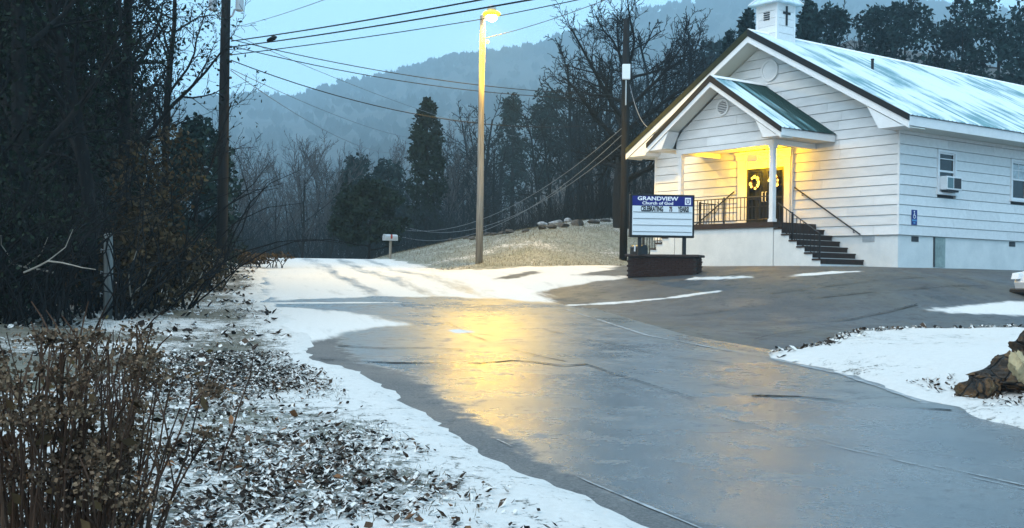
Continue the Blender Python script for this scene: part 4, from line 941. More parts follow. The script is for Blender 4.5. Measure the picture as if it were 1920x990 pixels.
# brown boulder with a sandy face on the snowy island
bx, by = 5.16, 11.95; bz_ = gz1(bx, by)
bo = empty('boulder', (bx, by, bz_)); tag(bo, 'jagged orange brown boulder on the snowy verge at the right edge', 'boulder')
rock('body', (.30, .1, .16), (.78, .55, .50), rock_brown, None, 11, sub=5, parent=bo, cuts=20); rock('upper_block', (.66, .2, .40), (.46, .38, .30), rock_brown, None, 12, sub=4, parent=bo, cuts=20)
rock('sandy_face', (.12, -.36, .30), (.12, .10, .25), sandstone, None, 14, sub=4, parent=bo, cuts=18); rock('lower_block', (-.20, -.16, .04), (.28, .30, .26), rock_brown, None, 15, sub=4, parent=bo, cuts=18)
rock('shard', (.46, -.36, .10), (.28, .2, .24), rock_brown, None, 21, sub=4, parent=bo, cuts=18)
rock('rock', (5.62, 11.3, gz1(5.62, 11.3)+.10), (.36, .30, .26), rock_snowy, 'snow capped stone in front of the brown boulder', 16, sub=3)
rock('rock', (5.28, 11.3, gz1(5.28, 11.3)+.05), (.10, .09, .09), mat('blue_stone', (.10, .17, .28), .5, var=.3), 'small bluish stone below the brown boulder', 17, sub=2)
rock('rock', (6.55, 13.2, gz1(6.55, 13.2)+.30), (.30, .28, .50), rock_m, 'black upright stone behind the brown boulder', 18, sub=3)

# ------------------------------------------------------------------ parked car, only its nose in the picture
def car(loc, rz):
    o = empty('parked_car', loc, rz); tag(o, 'white parked car, its front bumper showing at the right edge', 'car')
    paint = mat('car_white', (.62, .64, .66), .3, .5); dk = mat('car_black', (.015, .015, .017), .5); gl = glass_dark
    import bmesh
    # side profile swept across the width with rounded shoulders
    prof = [(-2.15, .30), (-2.2, .50), (-2.12, .72), (-1.6, .86), (-1.0, .93), (-.35, 1.38), (.2, 1.46), (.95, 1.42), (1.6, 1.05), (2.1, .98), (2.18, .6), (2.1, .30)]
    V = []; n = len(prof); ys = [(-.84, .90, .0), (-.80, 1.0, .0), (-.55, 1.0, .03), (0, 1.0, .05), (.55, 1.0, .03), (.80, 1.0, .0), (.84, .90, .0)]
    for y, k, u in ys:
        for x, z in prof:
            yy = y*(1-.22*max(0, (z-.95)/.5)); xx = x*(1-.05*abs(y)/.84*(1 if abs(x) > 1.9 else 0)); V.append((xx*(.985 if k < 1 else 1), yy, .3+(z-.3)*k+(u if z > .6 else 0)))
    F = [(j*n+i, j*n+i+1, (j+1)*n+i+1, (j+1)*n+i) for j in range(len(ys)-1) for i in range(n-1)]
    F += [(j*n+n-1, j*n, (j+1)*n, (j+1)*n+n-1) for j in range(len(ys)-1)]+[tuple(range(n-1, -1, -1)), tuple(range((len(ys)-1)*n, len(ys)*n))]
    b = MB().add(V, F).build('body', paint, o, smooth=False)
    MB().box(-2.24, -1.95, -.78, .78, .24, .36).build('lower_bumper', dk, o, bevel=.03); MB().box(1.95, 2.2, -.78, .78, .24, .36).build('lower_bumper', dk, o, bevel=.03)
    for s in (-1, 1):
        MB().prism([(-.85, .98), (-.33, 1.33), (.22, 1.39), (.9, 1.36), (1.35, 1.04)], 'y', s*.72, s*.80).build('side_window', gl, o)
        MB().prism([(-2.175, .58), (-2.14, .72), (-1.9, .76), (-2.0, .60)], 'y', s*.50, s*.80).build('headlight', sign_face, o); MB().box(2.12, 2.19, s*.62-.12, s*.62+.12, .72, .88).build('taillight', mat('tail_red', (.25, .01, .01), .3), o)
        for x in (-1.35, 1.35):
            w = MB().lathe([(.20, -.10), (.31, -.095), (.32, 0), (.31, .095), (.20, .10)], 20, (x, s*.74, .32), 'y').build('wheel', dk, o); MB().lathe([(.05, -.11), (.19, -.105), (.19, .105), (.05, .11)], 14, (x, s*.74, .32), 'y').build('rim', grey_metal, w)
    MB().add([(-1.0, -.60, .975), (-1.0, .60, .975), (-.38, .52, 1.40), (-.38, -.52, 1.40)], [(0, 1, 2, 3)]).build('windscreen', gl, o)
    return o
cz = float(T(np.array([14.2]), np.array([26.2]))[0])
car((14.22, 26.3, cz+.01), math.radians(6))
# ------------------------------------------------------------------ vegetation
class TreeGen:
    def __init__(s, seed): s.r = random.Random(seed); s.parts = {0: [], 1: []}; s.tips = []; s.mids = []
    def grow(s, p, d, length, rad, level, P):
        r = s.r; n = P['seg'][level]; pts = [p.copy()]; rr = [rad]; dirs = [d.copy()]; step = length/n
        end = rad*P['taper'][level]
        for i in range(n):
            d = (d+Vector((r.gauss(0, 1), r.gauss(0, 1), r.gauss(0, 1)))*P['wig'][level]+Vector((0, 0, 1))*P['up'][level]).normalized()
            p = p+d*step; pts.append(p.copy()); rr.append(rad+(end-rad)*(i+1)/n); dirs.append(d.copy())
        s.parts[0 if level <= P['trunk_levels'] else 1].append((pts, rr, level))
        if level >= 2 or level == P['levels']: s.tips.append((p.copy(), d.copy(), level)); s.mids += [(q.copy(), d.copy()) for q in pts[1:-1]]
        if level == P['levels']: return
        k = P['kids'][level]; az = r.random()*6.28
        for c in range(k):
            t = P['t0'][level]+(1-P['t0'][level])*((c+r.random()*.9)/k); t = min(t, .99); f = t*n; i = int(f); f -= i
            q = pts[i].lerp(pts[i+1], f); dd = dirs[i+1]; az += 2.4+r.uniform(-.5, .5)
            side = dd.orthogonal().normalized(); side = (Matrix.Rotation(az, 3, dd) @ side)
            an = math.radians(r.uniform(*P['ang'][level])); nd = (dd*math.cos(an)+side*math.sin(an)).normalized()
            ra = (rr[i]+(rr[i+1]-rr[i])*f)*P['kr'][level]
            s.grow(q, nd, length*P['kl'][level]*r.uniform(.7, 1.15)*(1-P['fall'][level]*t), ra, level+1, P)
    def arrays(s, which, sides, rmin=.004, rs=1.0):
        V = []; F = []
        for pts, rr, lv in s.parts[which]:
            k = sides[min(lv, len(sides)-1)]; v, f = tube(pts, [max(x*rs, rmin) for x in rr], k); n = len(V); V += v; F += [tuple(i+n for i in q) for q in f]
        return np.array(V, np.float32).reshape(-1, 3), np.array(F, np.int32).reshape(-1, 4)
def params(levels=4, **k):
    P = dict(levels=levels, trunk_levels=1, seg=[8, 6, 5, 4, 3], wig=[.07, .13, .16, .2, .22], up=[.05, .05, .05, .04, .03], taper=[.35, .3, .3, .35, .4], kids=[9, 6, 5, 4, 0], t0=[.3, .2, .15, .1, 0], ang=[(30, 60), (25, 55), (25, 55), (25, 55), (0, 0)], kr=[.5, .55, .6, .65, 0], kl=[.5, .55, .55, .55, 0], fall=[.45, .4, .3, .3, 0])
    P.update(k); return P
def leaf_quads(C, size, r, droop=.0, aspect=.55):
    n = len(C); C = np.asarray(C, float); d = r.normal(0, 1, (n, 3)); d[:, 2] -= droop; d /= np.linalg.norm(d, axis=1)[:, None]
    w = np.cross(d, r.normal(0, 1, (n, 3))); w /= np.linalg.norm(w, axis=1)[:, None]+1e-9; s = size*r.uniform(.6, 1.3, n)[:, None]
    V = np.stack([C, C+d*s*.5+w*s*aspect*.5, C+d*s, C+d*s*.5-w*s*aspect*.5], 1).reshape(-1, 3); i = np.arange(n)*4
    return V, np.stack([i, i+1, i+2, i+3], -1)
TREES = {}
def bare_tree(key, seed, h, r0, P, sides=(7, 5, 4, 3, 3), rmin=.006, lean=(0, 0)):
    g = TreeGen(seed); g.grow(Vector((0, 0, -.3)), Vector((lean[0], lean[1], 1)).normalized(), h*.8, r0, 0, P)
    TREES[key] = (g, g.arrays(0, sides, rmin), g.arrays(1, sides, rmin)); return g
meshes = {}
def tree(key, x, y, s, rz, label, name, cat='tree', group=None, leafmat=None, leaves=None, bm=None, tm=None, z=None):
    o = empty(name, (x, y, gz1(x, y) if z is None else z), rz); o.scale = (s, s, s); tag(o, label, cat, group)
    g, (v0, f0), (v1, f1) = TREES[key]; bm = bm or bark; tm = tm or twig
    mk = (key, bm.name, tm.name)
    if mk not in meshes:
        a = mesh_np('trunk', v0, f0, None, bm, o, smooth=True); c = mesh_np('crown', v1, f1, None, tm, o); meshes[mk] = (a.data, c.data)
    else:
        for nm, d in zip(('trunk', 'crown'), meshes[mk]): lnk(bpy.data.objects.new(nm, d), o)
    if leaves is not None: tag(mesh_np('foliage', *leaves, None, leafmat, o), kind='stuff')
    return o
big = params(4, kids=[10, 7, 6, 4, 0], seg=[9, 7, 5, 4, 3])
bare_tree('wood_a', 1, 13, .19, params(4, kids=[14, 7, 5, 3, 0], t0=[.22, .15, .15, .1, 0], kl=[.38, .5, .5, .5, 0], up=[.06, .06, .04, .02, 0]))
bare_tree('wood_b', 2, 12, .15, params(4, kids=[12, 7, 5, 3, 0], t0=[.18, .15, .15, .1, 0], kl=[.42, .5, .5, .5, 0], wig=[.10, .15, .18, .2, .2]), lean=(.08, .05))
bare_tree('wood_c', 3, 14, .17, params(4, kids=[13, 6, 5, 4, 0], t0=[.25, .15, .15, .1, 0], kl=[.36, .5, .5, .5, 0]), lean=(-.06, 0))
# big spreading old tree behind the pole
bare_tree('spread', 14, 14.5, .60, params(4, kids=[14, 9, 7, 4, 0], t0=[.26, .22, .12, .1, 0], ang=[(48, 78), (25, 55), (25, 55), (25, 50), (0, 0)], kl=[.80, .52, .52, .5, 0], fall=[.45, .35, .3, .3, 0], wig=[.06, .14, .17, .2, .2], up=[.03, .03, .05, .05, .03], kr=[.45, .55, .6, .65, 0]), sides=(9, 6, 4, 3, 3), rmin=.017)
vase = dict(t0=[.08, .2, .15, .1, 0], ang=[(14, 38), (14, 34), (16, 36), (18, 40), (0, 0)], kl=[.72, .55, .55, .5, 0], up=[.10, .12, .10, .08, .05], fall=[.3, .3, .3, .3, 0], kids=[11, 7, 5, 3, 0])
bare_tree('vase_a', 21, 11, .16, params(4, **vase), rmin=.014); bare_tree('vase_b', 22, 11, .15, params(4, **vase), rmin=.014); bare_tree('vase_c', 23, 10, .13, params(4, **{**vase, 'kids': [9, 6, 5, 3, 0]}), rmin=.014, lean=(-.25, 0))
bare_tree('hill_a', 31, 13, .15, params(3, kids=[14, 6, 5, 0], t0=[.35, .2, .15, 0], kl=[.34, .5, .5, 0]), sides=(5, 4, 3, 3), rmin=.018); bare_tree('hill_b', 32, 14, .14, params(3, kids=[12, 6, 5, 0], t0=[.4, .2, .15, 0], kl=[.34, .5, .5, 0], ang=[(22, 45), (20, 45), (25, 50), (0, 0)]), sides=(5, 4, 3, 3), rmin=.018)

def along_branches(g, n, r, spread, zlo=None, zhi=None):
    C = []; M = g.mids+[(t[0], t[1]) for t in g.tips]
    M = [m for m in M if (zlo is None or m[0].z > zlo) and (zhi is None or m[0].z < zhi)]
    i = r.integers(0, len(M), n)
    return np.array([tuple(M[k][0]) for k in i])+r.normal(0, spread, (n, 3))
def px_tree(px, d): return (px-960)/2100*d, d
WOOD = [('wood_a', 20, 20, 1.0, 0.3, 'leaf hung tree standing at the very left edge of the picture', 5200), ('wood_b', 95, 24, 1.05, 1.7, 'leafy vine covered tree of the left wood, between the edge and the fence post', 5200), ('wood_c', 170, 22, .95, 2.9, 'tall tree of the left wood right behind the fence post', 4600),
        ('wood_a', 235, 27, 1.0, 4.0, 'tall dark tree of the left wood just right of the fence post', 4200), ('wood_b', 290, 31, .92, 5.2, 'outermost tree of the left wood, twigs reaching toward the left pole', 2400), ('wood_c', 55, 31, 1.1, .9, 'tall tree deeper in the left wood near its left edge', 3600),
        ('wood_a', 140, 34, 1.15, 2.2, 'tall tree deep in the left wood between two nearer trunks', 3600), ('wood_c', 255, 36, 1.05, 3.4, 'slim tree at the back of the left wood, right half', 2600), ('wood_b', -60, 24, 1.1, .1, 'tree half outside the picture at the left of the wood', 3600)]
r_ = np.random.default_rng(50)
for key, px, d, s, rz, lb, nl_ in WOOD:
    x, y = px_tree(px, d); g = TREES[key][0]
    C = along_branches(g, int(nl_*.36), r_, .25, .8, 10)
    vine = np.stack([r_.normal(0, .22, nl_//4), r_.normal(0, .22, nl_//4), r_.uniform(.5, 8, nl_//4)], -1)
    tree(key, x, y, s, rz, lb, 'wood_tree', group='trees of the left wood', leafmat=ivy, leaves=leaf_quads(np.concatenate([C, vine]), .12, r_, .3))
# brown tangle of dead vines at the edge of the wood
def blob(n, c, rad, r): 
    p = r.normal(0, 1, (n, 3)); p /= np.linalg.norm(p, axis=1)[:, None]; return np.array(c)+p*np.array(rad)*(r.uniform(.35, 1, n)**.5)[:, None]
def thicket(px, d, w, h, label, m, n, seed, name='thicket', sz=.13, stemn=40):
    r = np.random.default_rng(seed); x, y = px_tree(px, d); o = empty(name, (x, y, gz1(x, y)-.05)); tag(o, label, 'thicket')
    C = []
    for k in range(7): C.append(blob(n//7, (r.uniform(-w*.35, w*.35), r.uniform(-.5, .5), h*r.uniform(.15, .8)), (w*.3, .7, h*.24), r))
    tag(mesh_np('foliage', *leaf_quads(np.concatenate(C), sz, r, .4), None, m, o), kind='stuff')
    b = MB()
    for k in range(stemn):
        p = Vector((r.uniform(-w*.5, w*.5), r.uniform(-.5, .5), 0)); pts = [p]; dd = Vector((r.normal(0, .4), r.normal(0, .3), 1)).normalized()
        for q in range(6): dd = (dd+Vector((r.normal(0, .25), r.normal(0, .2), -.05*q))).normalized(); pts.append(pts[-1]+dd*h*.17)
        b.tube(pts, [.02, .018, .015, .013, .011, .008, .005], 4, cap=False)
    b.build('stems', twig, o); return o
thicket(262, 23.5, 2.2, 4.2, 'tall brown tangle of dead vines at the right edge of the left wood', dead_leaf, 3500, 1)
thicket(120, 20.5, 2.6, 2.6, 'dark brush left of the fence post under the wood', ivy, 1600, 2, sz=.10, stemn=70); thicket(20, 18.5, 2.0, 2.4, 'dark brush in the left bottom corner of the wood', ivy, 1300, 3, sz=.10, stemn=70); thicket(215, 22.5, 2.2, 1.9, 'low brown brush right behind the fence post', dead_leaf, 2600, 4)
thicket(330, 30, 2.4, 2.2, 'low dark brush between the fence post and the left pole', dead_leaf, 2200, 5); thicket(470, 45, 2.6, .75, 'low leafy mound right of the left pole beside the road', dead_leaf, 1500, 6, stemn=25)
thicket(-60, 19, 2.2, 3.4, 'tall dark brush at the left picture edge', ivy, 1200, 7, sz=.10, stemn=60); thicket(385, 40, 2.2, 1.8, 'dark brush behind the foot of the left pole', ivy, 2000, 8)

def evergreen(px, d, top_py, w, label, kind, seed, m, n=5200, sz=.30, name='evergreen_tree', base=None, z=None):
    r = np.random.default_rng(seed); x, y = px_tree(px, d); z0 = gz1(x, y) if z is None else z; h = pxw(px, top_py, d).z-z0
    o = empty(name, (x, y, z0)); tag(o, label, 'tree'); R_ = w/2
    b = MB(); b.tube([(0, 0, -.3), (.03, 0, h*.5), (0, 0, h*.95)], [max(.09, h*.018), h*.011, .02], 7)
    for k in range(18):
        t = .12+.8*k/18; a = k*2.4; L_ = R_*(1-.6*t); b.tube([(0, 0, h*t), (L_*.6*math.cos(a), L_*.6*math.sin(a), h*t+.25), (L_*.95*math.cos(a), L_*.95*math.sin(a), h*t+.35)], [.05, .03, .012], 4, cap=False)
    b.build('trunk', bark, o)
    C = []
    if kind == 'cone':
        for k in range(90):
            t = r.uniform(0, 1)**.85; a = r.uniform(0, 6.28); rr = R_*((math.sin(math.pi*min(1, t*.86+.12))**.6 if w < 3.5 else np.clip((1-t)*1.7, 0, 1)**.7))*(.75+.45*r.random())*(.55+.45*min(1, t*5)); C.append(blob(n//90, (rr*.62*math.cos(a), rr*.62*math.sin(a), h*(.06+.9*t)), (max(.25, rr*.38), max(.25, rr*.38), h*.05), r))
        C.append(blob(n//30, (0, 0, h*.96), (.22, .22, h*.05), r))
    elif kind == 'pine':
        for k in range(46):
            t = r.uniform(.35, 1); a = r.uniform(0, 6.28); rr = R_*(1-.55*(t-.35)/.65)*r.uniform(.3, 1.0); C.append(blob(n//46, (rr*math.cos(a), rr*math.sin(a), h*t), (R_*.27, R_*.27, h*.035+.15), r))
    else:
        for k in range(60):
            a = r.uniform(0, 6.28); u = r.uniform(-.8, 1); q = math.sqrt(max(.05, 1-u*u)); rr = R_*q*r.uniform(.45, .95); C.append(blob(n//60, (rr*math.cos(a), rr*math.sin(a), h*(.52+.43*u)), (R_*.24, R_*.24, h*.08), r))
    mesh_np('crown', *leaf_quads(np.concatenate(C), sz, r, .2, .6), None, m, o); return o
evergreen(365, 45, 216, 3.3, 'rounded evergreen tree behind the left utility pole', 'round', 61, ever_blue, 6000, .26)
evergreen(692, 64, 338, 4.5, 'dense dark evergreen bush left of the far mailbox', 'round', 62, ever, 8000, .26)
evergreen(797, 82, 186, 3.3, 'tall slender cedar rising above the tree line left of the street light', 'cone', 63, ever, 8500, .30)
evergreen(668, 88, 290, 4.0, 'round topped evergreen between the bare trees and the tall cedar', 'round', 64, ever_blue, 3600, .40); evergreen(725, 95, 300, 4.5, 'faint evergreen behind the round topped one', 'round', 65, ever_blue, 3000, .42)
for k, (px, d, ty, w, lb, kd) in enumerate([(958, 128, 182, 5.0, 'leftmost pine of the pair behind the sagging cables', 'pine'), (1028, 122, 172, 7.0, 'broad pine right of its neighbour behind the sagging cables', 'pine'), 
        (1395, 78, 24, 4.6, 'pine left of the church steeple', 'cone'), (1362, 84, 62, 4.4, 'lower pine further left of the church steeple', 'cone'), (1508, 80, -2, 4.2, 'pine right behind the church steeple', 'cone'), (1545, 84, 28, 5.0, 'second pine right of the church steeple', 'pine'),
        (1632, 92, 22, 6.0, 'bushy pine above the front third of the church roof', 'pine'), (1692, 90, 18, 6.4, 'broad pine above the middle of the church roof', 'pine'), (1752, 95, 48, 5.0, 'lower pine right of the broad one above the church roof', 'pine'), (1800, 90, 8, 6.5, 'tall pine above the church roof, left of the bare tops', 'pine'), (1868, 86, 6, 7.0, 'dark pine above the far end of the church roof', 'pine'), (1925, 88, 15, 7.0, 'pine at the top right corner of the picture', 'pine')]):
    evergreen(px, d, ty, w, lb, kd, 70+k, ever_blue, 4200, .42, 'pine_tree')
# bare trees beyond the crest, the big tree and hillside trees one can tell apart
BT = [('vase_a', 565, 74, 240, 'largest fan shaped bare tree beyond the road crest'), ('vase_b', 515, 80, 262, 'bare tree just left of the fan shaped one beyond the crest'), ('vase_c', 615, 78, 262, 'bare tree just right of the fan shaped one beyond the crest'), ('vase_b', 455, 84, 245, 'bare tree right beside the left utility pole beyond the crest'),
      ('vase_a', 430, 60, 258, 'slim bare tree partly hidden by the left utility pole'), ('vase_c', 545, 88, 285, 'leaning bare tree in the gap over the road'), ('vase_a', 745, 98, 252, 'hazy bare tree left of the tall cedar'), ('vase_b', 845, 90, 195, 'bare tree between the tall cedar and the street light'), ('vase_a', 590, 105, 262, 'far hazy bare tree behind the fan shaped one')]
for k, (key, px, d, ty, lb) in enumerate(BT):
    x, y = px_tree(px, d); z0 = gz1(x, y); h = pxw(px, ty, d).z-z0
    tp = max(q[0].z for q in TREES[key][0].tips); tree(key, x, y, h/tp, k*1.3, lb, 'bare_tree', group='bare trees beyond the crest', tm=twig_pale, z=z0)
x, y = px_tree(1166, 57); z0 = gz1(x, y); tp = max(q[0].z for q in TREES['spread'][0].tips)
tree('spread', x, y, (pxw(1166, -40, 57).z-z0)/tp, 2.2, 'large bare spreading tree behind the pole left of the church', 'bare_tree', z=z0)
HT = [('hill_a', 1240, 88, 30, 'bare tree right of the large spreading tree'), ('hill_b', 1290, 95, 10, 'tall bare tree left of the porch roof'), ('hill_a', 1335, 100, 25, 'bare tree next to the church roof apex'), ('hill_b', 1205, 96, 60, 'bare tree just behind the large spreading tree'), ('hill_a', 1585, 100, 10, 'thin bare tree between the steeple pines and the roof pines'), ('hill_b', 1755, 110, -20, 'tall bare tops above the church roof'), ('hill_a', 1845, 100, -10, 'bare tree between the two right hand pines'), ('hill_b', 1100, 98, 120, 'bare tree behind the left limbs of the spreading tree'), ('hill_a', 920, 100, 200, 'bare tree right of the street light pole')]
for k, (key, px, d, ty, lb) in enumerate(HT):
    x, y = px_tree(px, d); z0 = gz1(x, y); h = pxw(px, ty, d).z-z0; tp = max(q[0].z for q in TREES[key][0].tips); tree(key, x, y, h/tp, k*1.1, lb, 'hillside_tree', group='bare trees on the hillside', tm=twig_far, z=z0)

# woods that read as one mass: low detail trees merged
def low(seed, kind):
    if kind == 'bare':
        g = TreeGen(seed); g.grow(Vector((0, 0, -.5)), Vector((0, 0, 1)), 9.5, .16, 0, params(3, kids=[13, 5, 3, 0], t0=[.25, .2, .1, 0], seg=[5, 3, 2, 2], kl=[.34, .5, .5, 0])); v0, f0 = g.arrays(0, (4, 3, 3, 3), .03); v1, f1 = g.arrays(1, (3, 3, 3, 3), .022)
        return np.concatenate([v0, v1]), np.concatenate([f0, f1+len(v0)])
    r = np.random.default_rng(seed); C = np.concatenate([blob(22, (math.cos(k*2.4)*1.2*r.random(), math.sin(k*2.4)*1.2*r.random(), 3+6*k/22), (1.1, 1.1, .7), r) for k in range(22)]); return leaf_quads(C, .75, r)
LOWB = [low(200+i, 'bare') for i in range(4)]; LOWE = [low(300+i, 'ever') for i in range(2)]
def mass(name, label, pts, protos, m, seed, smin=.8, smax=1.3):
    r = np.random.default_rng(seed); VV = []; FF = []; n = 0; zs = ground_z(pts[:, 0], pts[:, 1])
    for (x, y), z in zip(pts, zs):
        v, f = protos[r.integers(len(protos))]; a = r.uniform(0, 6.28); s = r.uniform(smin, smax); c, sn = math.cos(a)*s, math.sin(a)*s
        VV.append(np.stack([v[:, 0]*c-v[:, 1]*sn+x, v[:, 0]*sn+v[:, 1]*c+y, v[:, 2]*s+z], -1)); FF.append(f+n); n += len(v)
    return tag(mesh_np(name, np.concatenate(VV), np.concatenate(FF), None, m), label, 'woodland', kind='stuff')
def scatter(n, x0, x1, y0, y1, cond, seed):
    r = np.random.default_rng(seed); P = []
    while len(P) < n:
        x = r.uniform(x0, x1); y = r.uniform(y0, y1)
        if cond(x, y): P.append((x, y))
    return np.array(P)
sb_ = lambda x, y: -float(polysd(np.array([x]), np.array([y]), BANK)[0])
def away(x, y):
    b, a = churchlocal(x, y); return not (-6 < b < 24 and -6 < a < 15)
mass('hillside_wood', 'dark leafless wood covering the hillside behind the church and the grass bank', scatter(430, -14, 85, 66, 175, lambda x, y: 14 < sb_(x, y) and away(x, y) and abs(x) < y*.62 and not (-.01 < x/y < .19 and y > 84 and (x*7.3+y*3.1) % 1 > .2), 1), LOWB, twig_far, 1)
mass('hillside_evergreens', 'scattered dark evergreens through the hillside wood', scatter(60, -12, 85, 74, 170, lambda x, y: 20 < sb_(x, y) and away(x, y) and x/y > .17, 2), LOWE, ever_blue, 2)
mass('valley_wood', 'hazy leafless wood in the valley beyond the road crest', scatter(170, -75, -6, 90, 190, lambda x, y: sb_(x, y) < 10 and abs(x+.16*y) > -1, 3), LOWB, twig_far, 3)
mass('left_wood', 'dark deep wood behind the trees at the left', scatter(150, -46, -12, 26, 85, lambda x, y: x < -.235*y-6.5, 4), LOWB, twig, 4)
mass('left_wood_evergreens', 'dark evergreen growth deep in the left wood', scatter(46, -40, -12, 28, 80, lambda x, y: x < -.25*y-6.5, 5), LOWE, ever, 5, .6, 1.0)

# brush along the foot of the woods
def brush(name, label, pts, h, m, seed, n_each=14, kind='stuff'):
    r = np.random.default_rng(seed); b_v = []; b_f = []; n = 0; zs = ground_z(pts[:, 0], pts[:, 1])
    for (x, y), z in zip(pts, zs):
        for k in range(n_each):
            p = np.array([x+r.normal(0, .4), y+r.normal(0, .4), z-.05]); d = np.array([r.normal(0, .5), r.normal(0, .5), 1.]); L_ = h*r.uniform(.4, 1.2); w = .012
            q1_ = p+d*L_*.5; q2_ = q1_+(d+r.normal(0, .5, 3))*L_*.5; s = np.array([w, w*.3, 0])
            b_v += [p-s, p+s, q1_+s*.8, q1_-s*.8, q2_+s*.4, q2_-s*.4]; b_f += [(n, n+1, n+2, n+3), (n+3, n+2, n+4, n+5)]; n += 6
    return tag(mesh_np(name, np.array(b_v), np.array(b_f), None, m), label, 'brush', kind=kind)
brush('undergrowth', 'dry brush and saplings along the foot of the hillside wood', scatter(420, -8, 40, 58, 82, lambda x, y: 11 < sb_(x, y) < 24 and away(x, y), 6), 2.4, twig, 6)
brush('undergrowth', 'tangled dry brush along the edge of the left wood', scatter(330, -17, -5.5, 17, 48, lambda x, y: -.2*y-9.5 < x < -.2*y-4.6, 7), 1.5, twig, 7)
brush('undergrowth', 'brush in the hollow beyond the road crest', scatter(260, -30, -3, 66, 92, lambda x, y: True, 8), 3.0, twig_far, 8)
# pale broken branches lying in front of the wood
for k, (px, d, lb) in enumerate(((45, 17.5, 'pale bent branch hanging at the left edge of the wood'), (262, 21, 'pale forked branch right of the fence post'), (300, 25, 'pale leaning branch halfway from the fence post to the left pole'), (100, 18.5, 'pale drooping branch left of the fence post'))):
    r = random.Random(k); x, y = px_tree(px, d); z = gz1(x, y); pts = [Vector((x, y, z+(.02 if k in (1, 2) else .9)))]; dd = Vector((r.uniform(-1, 1), 0, .8 if k in (1, 2) else .3)).normalized()
    for i in range(6): dd = (dd+Vector((r.gauss(0, .35), r.gauss(0, .2), r.gauss(0, .25)))).normalized(); pts.append(pts[-1]+dd*.24)
    b = MB().tube(pts, [.017, .016, .014, .012, .010, .008, .005], 5); b.tube([pts[2], pts[2]+Vector((.25, .05, .22)), pts[2]+Vector((.36, .05, .5))], [.010, .008, .004], 4)
    tag(b.build('fallen_branch', mat('pale_branch', (.26, .23, .19), .8, var=.2)), lb, 'branch')

# dried shrub in the left foreground
def dry_shrub():
    r = random.Random(5); rn = np.random.default_rng(5); cx, cy_ = -1.90, 4.75; o = empty('dry_shrub', (cx, cy_, gz1(cx, cy_)-.03)); tag(o, 'dried brown flowering shrub with bare stems in the left foreground', 'shrub')
    heads = []
    for k in range(125):
        p = Vector((max(-.5, min(.27, r.gauss(-.03, .20))), max(-.22, min(.3, r.gauss(.02, .15))), 0)); d = Vector((p.x*.5+r.gauss(-.03, .08), p.y*.45+r.gauss(0, .09), 1)).normalized(); L_ = r.uniform(.55, 1.22); pts = [p]; rr = [.0085]
        for i in range(6): d = (d+Vector((r.gauss(0, .07), r.gauss(0, .07), .02))).normalized(); pts.append(pts[-1]+d*L_/6); rr.append(.0085-.0009*(i+1))
        b = MB().tube(pts, rr, 4, cap=False)
        for j in range(r.randint(1, 4)):
            i = r.randint(3, 6); q = pts[i]; e = (d+Vector((r.gauss(0, .5), r.gauss(0, .5), .25))).normalized(); t = q+e*r.uniform(.08, .20); b.tube([q, q.lerp(t, .5)+Vector((0, 0, .01)), t], [.005, .004, .0025], 3, cap=False)
            if r.random() < .16: heads.append(t)
        if r.random() < .42: heads.append(pts[-1])
        b.build('stem', stem_m, o)
    for c in heads:
        n = r.randint(80, 140); s = r.uniform(.026, .050); C = np.array(c)+rn.normal(0, 1, (n, 3))*np.array([s, s, s*.6]); tag(mesh_np('flower_head', *leaf_quads(C, .020, rn, 0, .85), None, head_m, o), kind='stuff')
    C = np.array([(rn.normal(0, .26), rn.normal(0, .2), rn.uniform(.45, 1.05)) for _ in range(45)]); tag(mesh_np('leaf_cluster', *leaf_quads(C, .07, rn, .8, .5), None, dead_leaf, o), kind='stuff')
    return o
dry_shrub()
sb2 = empty('dry_shrub', (-3.05, 7.6, gz1(-3.05, 7.6)-.03)); tag(sb2, 'smaller dried stalks rising behind the foreground shrub', 'shrub')
r = random.Random(9); rn = np.random.default_rng(9)
for k in range(36):
    p = Vector((r.gauss(0, .45), r.gauss(0, .3), 0)); d = Vector((r.gauss(0, .22), r.gauss(0, .2), 1)).normalized(); pts = [p]
    for i in range(5): d = (d+Vector((r.gauss(0, .12), r.gauss(0, .12), 0))).normalized(); pts.append(pts[-1]+d*r.uniform(.14, .24))
    MB().tube(pts, [.008, .007, .006, .005, .004, .003], 4, cap=False).build('stem', stem_m, sb2)
C = np.array([(rn.normal(0, .5), rn.normal(0, .35), rn.uniform(.3, 1.0)) for _ in range(40)]); tag(mesh_np('leaf_cluster', *leaf_quads(C, .08, rn, .5, .5), None, mat('yellow_leaf', (.16, .10, .025), .7, col2=(.05, .03, .015), vscale=3, island=.6), sb2), kind='stuff')

